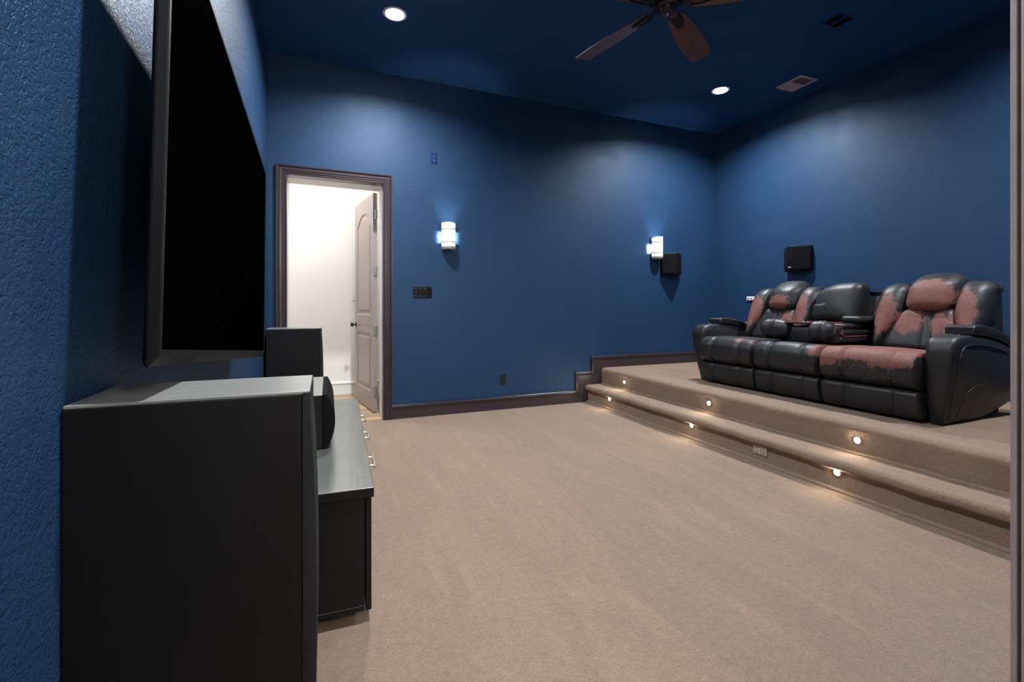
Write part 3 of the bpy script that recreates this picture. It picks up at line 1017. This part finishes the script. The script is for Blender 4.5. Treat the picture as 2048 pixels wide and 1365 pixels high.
surround('black wedge speaker on the wall above the sofa', (XR, 3.585, 1.69), (0, 0, R(-90)), True)

# ------------------------------------------------------------------ television (hangs slightly crooked)
XT = -0.315
q = abs(XT)
TVW, TVH = 5.82 * q, 3.30 * q
roll = R(5.1)
y0t, z0t = 3.716 * q, CAM_H - 0.2885 * q
tv = thing('television', 'big black wall-hung television with a sloping frame, hanging slightly crooked', 'television', (XT, y0t, z0t), (-roll, 0, 0))
# local: +y along the screen, +z up, +x out to the room
fw, fd = 0.110 * q, 0.030 * q
obj('screen', box(BM(), -0.012, 0.0, 0.0, TVW, 0.0, TVH), M_SCREEN, tv)
rect = [(0, 0), (TVW, 0), (TVW, TVH), (0, TVH)]
fp = [(0.0, -0.002), (0.0, 0.004), (-fw * 0.36, 0.0045), (-fw * 0.40, 0.0015), (-fw, -fd), (-fw, -fd - 0.004), (-fw * 0.7, -fd - 0.012), (0.0, -fd - 0.012)]
obj('frame', sweep2d(BM(), rect, fp, lambda u, v, t: Vector((t, u, v)), closed=True), M_BEZEL, tv)
obj('back_cover', box(BM(), -fd - 0.035, -0.013, 0.10, TVW - 0.10, 0.10, TVH - 0.10, 0.008), M_MATTE, tv)
obj('wall_bracket', box(BM(), XL - XT + 0.002, -fd - 0.03, TVW * 0.35, TVW * 0.65, TVH * 0.3, TVH * 0.7), M_BLACK, tv)

# ------------------------------------------------------------------ loudspeakers and console
def tower(label, loc, rot):
    t = thing('tower_speaker', label, 'speaker', loc, rot, 'black tower speakers either side of the screen')
    # local: x = depth (front at +x), y = width, z up. origin at the base
    Dp, W, Hh = 0.424, 0.268, 0.95
    obj('cabinet', box(BM(), 0.0, Dp, 0.0, W, 0.012, Hh, 0.003, 2), M_BWOOD_Z, t)
    obj('top_sheen_panel', box(BM(), 0.002, Dp + 0.016, 0.001, W - 0.001, Hh - 0.0005, Hh + 0.0060, 0.001, 1), M_TOPX, t)  # thin top panel, its reflected brightness painted into the grey
    poly = []
    n = 16
    for i in range(n + 1):
        s = i / n
        z = 0.02 + (Hh - 0.02 + 0.004) * s
        poly.append((Dp + 0.018 + 0.014 * math.sin(PI * min(1, s * 1.08)) ** 0.7, z))
    poly += [(Dp - 0.0005, Hh + 0.004), (Dp - 0.0005, 0.02)]
    g = BM()
    prism(g, poly, 'Y', -0.001, W + 0.001, 0.006, 2)
    obj('grille', g, M_CLOTH, t, smooth=True, angle=35)
    obj('plinth', box(BM(), 0.01, Dp - 0.01, 0.01, W - 0.01, 0.0, 0.02), M_MATTE, t)
    return t
tower('black tower speaker standing nearest the view at the left wall', (XL + 0.003, 1.154, 0), (0, 0, R(-0.3)))
tower('black tower speaker standing in front of the open doorway', (XL + 0.022, 4.45, 0), (0, 0, 0))

con = thing('media_console', 'low black wood-grain console with three bar handles', 'cabinet', (0.172, 1.729, 0), (0, 0, R(-1.95)))
# local: x: front at 0, back at -0.44 ; y: 0..1.72 length
CL, CDp, CH = 1.72, 0.44, 0.496
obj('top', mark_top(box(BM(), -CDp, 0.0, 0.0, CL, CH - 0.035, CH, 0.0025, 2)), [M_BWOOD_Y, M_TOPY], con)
b = BM()
box(b, -CDp + 0.005, -0.032, 0.012, 0.03, 0.052, CH - 0.0355)
box(b, -CDp + 0.005, -0.032, CL - 0.03, CL - 0.012, 0.052, CH - 0.0355)
box(b, -CDp + 0.005, -0.032, 0.03, CL - 0.03, 0.07, 0.085)
box(b, -CDp + 0.005, -CDp + 0.012, 0.03, CL - 0.03, 0.085, CH - 0.0355)
box(b, -CDp + 0.005, -0.032, 0.0105, CL - 0.0105, 0.050, 0.069, 0.0015, 1)
obj('carcass', b, M_BWOOD_Y, con)
hm = [(0.45, 0.11), (0.93, 0.11), (1.33, 0.11)]
dw = (CL - 0.03) / 3
for i in range(3):
    y0 = 0.014 + i * dw
    d = obj('cabinet_door', box(BM(), -0.028, -0.008, y0, y0 + dw - 0.004, 0.048, CH - 0.040, 0.0015, 1), M_BWOOD_Y, con)
    yc = (0.385, 0.635, 0.905)[i] if False else None
for i, (yc, zz) in enumerate(((0.42, 0.455), (0.87, 0.455), (1.27, 0.455))):
    d = [c for c in con.children if c.name.startswith('cabinet_door')][min(i, 2)]
    h = BM()
    ln = 0.085
    cyl(h, (0.026, yc - ln, zz), (0.026, yc + ln, zz), 0.0065, n=14)
    for s in (-1, 1):
        cyl(h, (-0.009, yc + s * ln * 0.68, zz), (0.022, yc + s * ln * 0.68, zz), 0.0048, n=10)
    obj('bar_handle', h, M_STEEL, d, smooth=True, angle=40, label='brushed metal bar handle')
for x in (-0.36, -0.17):
    for y in (0.22, 0.86, CL - 0.22):
        obj('foot', box(BM(), x - 0.03, x + 0.03, y - 0.045, y + 0.045, 0.0, 0.051, 0.003, 1), M_BWOOD_Y, con)

cs = thing('center_speaker', 'black center speaker with a bulging front standing on the console', 'speaker', (0.0, 2.27, 0.4965), (0, 0, R(-0.6)))
# local: x front at 0.028, depth 0.36 ; y 0..0.60 ; z 0..0.25
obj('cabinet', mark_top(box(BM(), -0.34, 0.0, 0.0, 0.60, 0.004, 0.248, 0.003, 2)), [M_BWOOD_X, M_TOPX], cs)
obj('rubber_feet', box(BM(), -0.32, -0.02, 0.02, 0.58, 0.0, 0.006), M_MATTE, cs)
poly = [(0.0005, 0.006), (0.020, 0.006)]
for i in range(1, 16):
    s = i / 15
    poly.append((0.020 + 0.034 * math.sin(PI * s) ** 0.8, 0.006 + 0.242 * s))
poly += [(0.020, 0.249), (0.0005, 0.249)]
b = BM()
prism(b, poly, 'Y', -0.001, 0.601, 0.004, 2)
obj('grille', b, M_GRILLE, cs, smooth=True, angle=35)

# ------------------------------------------------------------------ the recliner sofa
sofa = thing('recliner_sofa', 'three-seat black vinyl recliner sofa with peeling red-brown patches', 'sofa', (3.95, 2.64, SZ2))
def S(name, bm, mat=M_LEATHER, parent=sofa, smooth=True, angle=None, label=None):
    if parent is not sofa:
        return obj(name, bm, mat, parent, smooth=smooth, world=True, angle=angle, label=label)
    return obj(name, bm, mat, sofa, smooth=smooth, world=True, angle=angle, label=label)

def sstep(a, b, x):
    t = max(0.0, min(1.0, (x - a) / (b - a)))
    return t * t * (3 - 2 * t)

def blob(p, c, r, s=1.0):
    d = math.sqrt(sum(((p[i] - c[i]) / r[i]) ** 2 for i in range(3)))
    return s * max(0.0, min(1.0, 1.6 * (1 - d)))

SEAMS = (0.245, 0.735)
def channel(u, amp, ypos=None):
    """puff between the seams, sharp valley on them; u in 0..1 across the cushion"""
    ed = [0.0] + list(SEAMS) + [1.0]
    for a, c in zip(ed, ed[1:]):
        if u <= c or c == 1.0:
            t = max(0.0, min(1.0, (u - a) / (c - a)))
            return -amp * abs(2 * t - 1) ** 7
    return 0

def seat(name, y0, y1, wear):
    cy, hy = (y0 + y1) / 2, (y1 - y0) / 2
    w = y1 - y0
    def dfm(p, q):
        u = (p.y - y0) / w
        # rounded front roll: squash the front-top corner, sag the middle of the top
        d = Vector((q.x, 0, q.z))
        off = channel(u, 0.020)
        crown = 0.010 * (1 - q.y * q.y)
        if q.z > 0.2: p = p + Vector((0, 0, crown * sstep(0.2, 1, q.z)))
        if q.x < -0.2: p = p + Vector((-0.018 * (1 - q.z * q.z) * sstep(-0.2, -1, q.x), 0, 0))
        n = Vector((q.x if q.x < 0 else 0, 0, q.z if q.z > -0.8 else 0))
        if n.length > 1e-6:
            p = p + n.normalized() * off
        # fall away to the back
        p.z -= 0.018 * sstep(0.0, 1.0, q.x)
        # small gathers along the ends
        if abs(q.y) > 0.93:
            g = 0.004 * math.sin((p.x * 1.0 + p.z * 1.3) * 170)
            p = p + Vector((0, 0, g))
        return p
    ex = []
    for s in SEAMS:
        for d in (-0.022, -0.01, -0.003, 0, 0.003, 0.01, 0.022):
            ex.append(y0 + w * s + d - cy)
    bm = soft(3.735, cy, 0.727, 0.275, hy - 0.002, 0.122, (0.085, 0.028, 0.085), (8, 22, 4), ex, dfm, wear, 6)
    o = S(name, bm, label=None)
    return o

def footrest(y0, y1):
    cy, hy = (y0 + y1) / 2, (y1 - y0) / 2
    w = y1 - y0
    def dfm(p, q):
        u = (p.y - y0) / w
        off = channel(u, 0.017)
        p = p + Vector((-0.010 * (1 - q.z ** 2) * (1 if q.x < 0 else 0), 0, 0))
        if q.x < 0: p.x -= off
        p.x += 0.03 * (0.5 - 0.5 * q.z)
        return p
    ex = []
    for s in SEAMS:
        for d in (-0.02, -0.009, -0.003, 0, 0.003, 0.009, 0.02):
            ex.append(y0 + w * s + d - cy)
    return soft(3.535, cy, 0.512, 0.065, hy - 0.003, 0.090, (0.03, 0.014, 0.03), (3, 22, 5), ex, dfm, None, 4)

Y3A, Y3B, Y2B, Y1B = 1.712, 2.34, 2.915, 3.535
def wear3(p):
    w = 0.0
    # whole top of the near seat, edge running ragged along the front roll
    t = (p.z - 0.735) / 0.06 - 0.35 * abs((p.y - 2.02) / 0.3) ** 2 * 0
    u = (p.y - Y3A) / (Y3B - Y3A)
    lim = 0.770 + 0.018 * math.cos(u * 9 + 0.6) - 0.03 * (u > 0.78)
    w = 0.64 * sstep(lim - 0.10, lim + 0.045, p.z)
    w = max(w, 0.35 * sstep(0.62, 0.74, p.z) * sstep(0.10, 0.30, u) * sstep(0.95, 0.75, u))
    # bare piping at both ends
    if u > 0.965:
        w = max(w, 0.40 * sstep(0.70, 0.78, p.z))
    if u < 0.03:
        w *= sstep(0.80, 0.84, p.z)
    for s in SEAMS:
        if abs(u - s) < 0.012 and p.z > 0.66: w = max(w, 0.38)
    return w
def wear2(p):
    u = (p.y - Y3B) / (Y2B - Y3B)
    w = 0.0
    if u < 0.30:
        w = 0.62 * sstep(0.26, 0.04, u + 0.25 * max(0, 0.76 - p.z)) * sstep(0.72, 0.80, p.z)
    if u > 0.96: w = max(w, 0.40 * sstep(0.76, 0.82, p.z))
    return w
def wear1(p):
    return max(blob(p, (3.54, 3.07, 0.835), (0.10, 0.11, 0.08), 0.52), blob(p, (3.54, 2.93, 0.82), (0.12, 0.04, 0.08), 0.46),
               blob(p, (3.49, 3.40, 0.79), (0.03, 0.025, 0.03), 0.42), blob(p, (3.62, 3.18, 0.845), (0.06, 0.05, 0.03), 0.36))
seat('seat_cushion', Y3A, Y3B, wear3)['label'] = 'near seat cushion peeled to red-brown on top'
seat('seat_cushion', Y3B + 0.004, Y2B, wear2)['label'] = 'middle seat cushion, black and little worn'
seat('seat_cushion', Y2B + 0.004, Y1B, wear1)['label'] = 'far seat cushion with small peeled spots'
for a, c in ((Y3A, Y3B), (Y3B + 0.004, Y2B), (Y2B + 0.004, Y1B)):
    S('footrest_panel', footrest(a, c))
# piping lines on the seams of each seat
b = BM()
box(b, 3.60, 4.30, 1.66, 3.60, 0.425, 0.70)
box(b, 3.52, 3.70, 1.72, 3.53, 0.432, 0.60)
S('base_frame', b, M_MATTE, smooth=False)
for x in (3.66, 4.20):
    for y in (1.80, 2.62, 3.46):
        S('foot', box(BM(), x - 0.03, x + 0.03, y - 0.03, y + 0.03, SZ2 + 0.0005, 0.43), M_MATTE, smooth=False)

# ---- arms
def arm(y_in, y_out, name_label, far, wearf=None):
    """y_in: cushion side, y_out: outer side (top); the outer side tucks in towards the floor"""
    pts = [(3.585, 0.404), (3.552, 0.56), (3.532, 0.74), (3.530, 0.86), (3.540, 0.910), (3.562, 0.943), (3.605, 0.960), (3.68, 0.966), (3.78, 0.966), (3.92, 0.955), (4.08, 0.925),
           (4.22, 0.885), (4.36, 0.82), (4.48, 0.73), (4.545, 0.64), (4.54, 0.58), (4.47, 0.53), (4.35, 0.485), (4.20, 0.44), (4.06, 0.410), (3.98, 0.404)]
    s = 1 if y_in > y_out else -1
    t = BM()
    n = 9
    rows = []
    w = abs(y_in - y_out)
    cxm, czm = 4.02, 0.70
    for i in range(n + 1):
        f = i / n
        # superellipse rounding of the rims
        e = 1.0
        inset = 0.0
        for ff in (f, 1 - f):
            d = ff * w
            rr = 0.028
            if d < rr:
                inset = rr - math.sqrt(max(0, rr * rr - (rr - d) ** 2))
        row = []
        for (x, z) in pts:
            dx, dz = cxm - x, czm - z
            L = math.hypot(dx, dz)
            xx, zz = x + dx / L * inset, max(0.404, z + dz / L * inset)
            yy = y_out + s * f * w
            tuck = 0.075 * (1 - sstep(0.40, 0.92, zz)) * (1 - f)
            belly = 0.012 * math.sin(PI * max(0, min(1, (zz - 0.42) / 0.5))) * (1 - f)
            yy += s * (tuck - belly)
            row.append(t.verts.new((xx, yy, zz)))
        rows.append(row)
    m = len(pts)
    for A, B in zip(rows, rows[1:]):
        for k in range(m):
            t.faces.new((A[k], A[(k + 1) % m], B[(k + 1) % m], B[k]))
    t.faces.new(rows[0]); t.faces.new(rows[-1])
    bmesh.ops.recalc_face_normals(t, faces=t.faces[:])
    a = S('armrest', t, angle=60, label=name_label)
    # raised pad behind the cup holder
    pw_ = 0.155
    yc = (y_in + y_out) / 2
    prof = [(3.765, 0.972), (3.765, 1.015), (3.785, 1.030), (3.88, 1.030), (4.00, 1.012), (4.14, 0.972), (4.28, 0.915), (4.40, 0.845), (4.40, 0.815), (4.26, 0.868), (4.10, 0.925), (3.93, 0.958)]
    pb = BM()
    prism(pb, prof, 'Y', yc - pw_ / 2, yc + pw_ / 2, 0.012, 3)
    if wearf:
        lay = pb.verts.layers.float.new('wear')
        bmesh.ops.subdivide_edges(pb, edges=[e for e in pb.edges if e.calc_length() > 0.05], cuts=3, use_grid_fill=True)
        for v in pb.verts: v[lay] = wearf(v.co)
    S('arm_pad', pb, parent=a, angle=40)
    cb = BM()
    lathe(cb, [(0.041, 0.962), (0.041, 0.9685), (0.047, 0.969), (0.049, 0.967), (0.049, 0.962)], 28, 'Z', (3.695, yc, 0.0))
    S('cup_holder_ring', cb, M_TEAL, parent=a, label='teal-lit cup holder ring')
    cb = BM()
    cyl(cb, (3.695, yc, 0.9655), (3.695, yc, 0.967), 0.041, n=24)
    S('cup_holder_well', cb, M_MATTE, parent=a)
    # piping arcs on the outer side
    def side_y(z): return y_out + s * (0.075 * (1 - sstep(0.40, 0.92, z)) - 0.012 * math.sin(PI * max(0, min(1, (z - 0.42) / 0.5))))
    pp = BM()
    arcp = [(3.630, 0.43), (3.602, 0.62), (3.590, 0.80), (3.620, 0.880), (3.70, 0.908), (3.85, 0.905), (4.02, 0.88), (4.18, 0.835), (4.32, 0.77), (4.44, 0.69)]
    tube(pp, smooth_path([(x, side_y(z) - s * 0.001, z) for x, z in arcp]), 0.0040, 6)
    tube(pp, smooth_path([(x, side_y(z) - s * 0.001, z) for x, z in ((3.72, 0.44), (3.735, 0.54), (3.78, 0.61), (3.86, 0.645), (3.97, 0.65))]), 0.003, 6)
    S('side_piping', pp, M_PIPING, parent=a)
    return a
arm(1.716, 1.560, 'near armrest with a flared outer side', False)
arm(3.545, 3.705, 'far armrest with a peeled pad', True, lambda p: max(blob(p, (3.95, 3.60, 1.0), (0.26, 0.09, 0.10), 0.55), 0))

# ---- backrests
def lean(z): return 0.19 * (z - 0.83) / 0.51
def wear_back(cy, k):
    def f(p):
        y = (p.y - cy)
        w = 0.0
        w = max(w, blob((0, y, p.z), (0, 0.25, 1.10), (1, 0.115, 0.25), 0.66))       # far bolster
        w = max(w, blob((0, y, p.z), (0, -0.225, 1.10), (1, 0.115, 0.27), 0.68))     # near bolster
        w = max(w, blob((0, y, p.z), (0, 0.09, 1.04), (1, 0.17, 0.16), 0.60) if k else 0)
        w = max(w, blob((0, y, p.z), (0, -0.10, 1.02), (1, 0.11, 0.16), 0.52))
        return w if p.x < 4.26 else 0.0
    return f
def wear_head(cy, k):
    def f(p):
        y = p.y - cy
        return blob((0, y, p.z), (0, 0.0, 1.215 if k else 1.19), (1, 0.205 if k else 0.17, 0.19 if k else 0.14), 0.95 if k else 0.58) if p.x < 4.22 else 0
    return f

def backrest(cy, worn, label):
    wf = wear_back(cy, worn)
    # shell behind
    b = BM()
    poly = [(4.09, 0.46), (4.08, 0.80), (4.24, 1.27), (4.31, 1.27), (4.34, 1.20), (4.36, 0.80), (4.34, 0.46)]
    prism(b, poly, 'Y', cy - 0.315, cy + 0.315, 0.015, 2)
    root = S('backrest', b, angle=40, label=label)
    inner = lambda t: 0.245 - 0.095 * sstep(0.0, 0.58, t) + 0.004 * sstep(0.6, 1, t)
    outer = lambda t: 0.300 + 0.042 * sstep(0.0, 0.5, t)
    for s in (1, -1):
        def dfm(p, q, s=s):
            t = (p.z - 0.83) / 0.51
            tc = max(0.0, min(1.0, t))
            a, c = inner(tc), outer(tc)
            f = (q.y + 1) / 2
            yy = a + (c - a) * f
            x = p.x + lean(p.z)
            # stuffed front, deeper in the middle of its width; top rolls over to the back
            x -= 0.020 * (1 - q.y * q.y) * (1 if q.x < 0 else 0)
            x += 0.030 * sstep(0.55, 1.0, tc) ** 2 * (1 if q.x < 0 else 0)
            x += 0.035 * sstep(0.72, 0.95, tc) * (1 if q.x > 0 else 0)
            z = p.z - 0.02 * (q.y * 0.5 + 0.5) * sstep(0.8, 1, tc)
            if abs(q.y) > 0.9:
                x += 0.003 * math.sin(p.z * 210)
            return Vector((x, cy + s * yy, z))
        bm = soft(4.05, 0, 1.085, 0.10, 0.095, 0.255, 0.075, (6, 8, 18), (), dfm, wf, 6)
        if s < 0: bmesh.ops.reverse_faces(bm, faces=bm.faces[:])
        S('bolster', bm, parent=root)
    # lumbar panels, left and right of a narrow centre strip
    def dfl(p, q):
        t = (p.z - 0.83) / 0.51
        tc = max(0.0, min(1.0, t))
        a = inner(tc) + 0.012
        yy = a * q.y
        x = p.x + lean(p.z) - 0.012 * (1 - q.z * q.z) * (1 if q.x < 0 else 0)
        for c in (-0.24, 0.02):
            x += 0.010 * math.exp(-((q.y - c) / 0.05) ** 2) * (1 if q.x < 0 else 0)
        return Vector((x, cy + yy, p.z))
    ex = [0.2 * c + d for c in (-0.24, 0.02) for d in (-0.018, -0.010, -0.004, 0, 0.004, 0.010, 0.018)]
    bm = soft(4.055, 0, 0.98, 0.085, 0.20, 0.15, 0.045, (4, 18, 12), ex, dfl, wf, 5)
    S('lumbar_cushion', bm, parent=root)
    def dfh(p, q):
        x = p.x + lean(p.z)
        x -= 0.030 * (1 - q.y * q.y) * (1 - q.z * q.z) * (1 if q.x < 0 else 0)
        x += 0.02 * q.y * q.y
        x += 0.045 * sstep(0.2, 1.0, q.z) * (1 if q.x < 0 else 0.6)
        z = p.z - 0.02 * q.y * q.y * (q.z if q.z > 0 else 0.4 * q.z)
        if abs(q.y) > 0.86:
            z += 0.003 * math.sin(p.x * 190)
        return Vector((x, cy + p.y, z))
    bm = soft(4.045, 0, 1.252, 0.105, 0.160, 0.148, 0.085, (7, 12, 10), (), dfh, wear_head(cy, worn), 6)
    S('headrest', bm, parent=root, label='headrest pillow peeled in the middle')
    return root
backrest(1.965, 1, 'near backrest with large peeled patches')
backrest(3.135, 0, 'far backrest with smaller peeled patches')

# ---- middle seat back folded down as a console, pillow standing behind it
mid = S('middle_back', prism(BM(), [(4.12, 0.46), (4.12, 0.9), (4.21, 1.235), (4.29, 1.235), (4.31, 0.9), (4.30, 0.46)], 'Y', 2.30, 2.80, 0.012, 2), angle=40, label='middle back frame behind the folded console')
S('latch', box(BM(), 4.23, 4.275, 2.33, 2.43, 1.232, 1.275, 0.006), M_BLACK, parent=mid, smooth=False)
def dfp(p, q):
    x = p.x + 0.30 * (p.z - 1.04)
    x -= 0.030 * (1 - q.y * q.y) * (1 - q.z * q.z) * (1 if q.x < 0 else 0)
    z = p.z
    z -= 0.055 * max(0, q.y + 0.1) ** 1.5 * (1 if q.z > 0 else 0)
    if abs(q.y) > 0.86: z += 0.004 * math.sin(p.x * 190 + p.z * 60)
    return Vector((x, p.y, z))
S('pillow', soft(4.07, 2.59, 1.185, 0.09, 0.188, 0.165, 0.062, (6, 14, 12), (), dfp, lambda p: 0.0, 6), parent=mid, label='upright black middle pillow')
def roll_wear(c, s):
    return lambda p: s * (1 if False else 0) + blob(p, c, (0.10, 0.05, 0.07), s)
# folded console: layered body, two fat rolls at its front, a tray between
cons = S('folded_console', prism(BM(), [(3.66, 0.865), (3.64, 0.93), (3.66, 0.985), (4.12, 0.995), (4.12, 0.86)], 'Y', 2.335, 2.95, 0.012, 2), angle=40, label='folded-down middle back used as a console')
def rolled(cy, hy):
    def f(p, q):
        y = p.y
        x = p.x + 0.015 * math.sin(p.y * 60) * 0.3
        z = p.z + 0.012 * (1 - q.y * q.y) * q.z
        if q.x > 0: z -= 0.02 * q.x * (1 if q.z > 0 else 0)
        z += 0.0035 * math.sin(p.y * 150 + p.x * 40) * (1 if q.x > -0.5 else 0.4)
        return Vector((x, y, z))
    return f
S('front_roll', soft(3.665, 2.835, 0.955, 0.085, 0.140, 0.072, 0.066, (5, 12, 5), (), rolled(2.835, 0.14), lambda p: 0.0, 6), parent=cons)
S('front_roll', soft(3.665, 2.435, 0.950, 0.085, 0.100, 0.072, 0.066, (5, 10, 5), (), rolled(2.435, 0.10), roll_wear((3.68, 2.33, 0.97), 0.5), 6), parent=cons)
for z0, z1, x0 in ((0.862, 0.912, 3.70), (0.918, 0.966, 3.72), (0.972, 1.012, 3.74)):
    S('side_layer', soft((x0 + 4.10) / 2, 2.405, (z0 + z1) / 2, (4.10 - x0) / 2, 0.080, (z1 - z0) / 2, 0.02, (10, 4, 2), (), None, lambda p: 0.0, 4), parent=cons)
S('side_piping', tube(BM(), [(3.70, 2.326, 0.945), (3.74, 2.324, 0.918), (3.78, 2.324, 0.915), (4.10, 2.324, 0.915)], 0.0045, 6), M_REDVINYL, parent=cons, label='red-brown bare piping')
S('tray', box(BM(), 3.62, 4.06, 2.50, 2.735, 1.004, 1.016, 0.004), M_BLACK, parent=cons, smooth=False)
b = BM()
box(b, 3.618, 3.635, 2.50, 2.735, 1.013, 1.021); box(b, 3.635, 4.06, 2.49, 2.502, 1.013, 1.021); box(b, 3.635, 4.06, 2.733, 2.745, 1.013, 1.021)
S('tray_edge', b, M_REDVINYL, parent=cons, smooth=False, label='red-brown tray rim')
b = BM()
for y in (2.56, 2.675):
    lathe(b, [(0.036, 1.016), (0.036, 1.022), (0.043, 1.023), (0.045, 1.017)], 24, 'Z', (3.80, y, 0))
S('cup_holder_ring', b, M_CHROME, parent=cons)
S('inner_pad', soft(4.0, 2.37, 1.045, 0.12, 0.075, 0.026, 0.024, (6, 4, 2), (), None, lambda p: 0.0, 4), parent=cons)
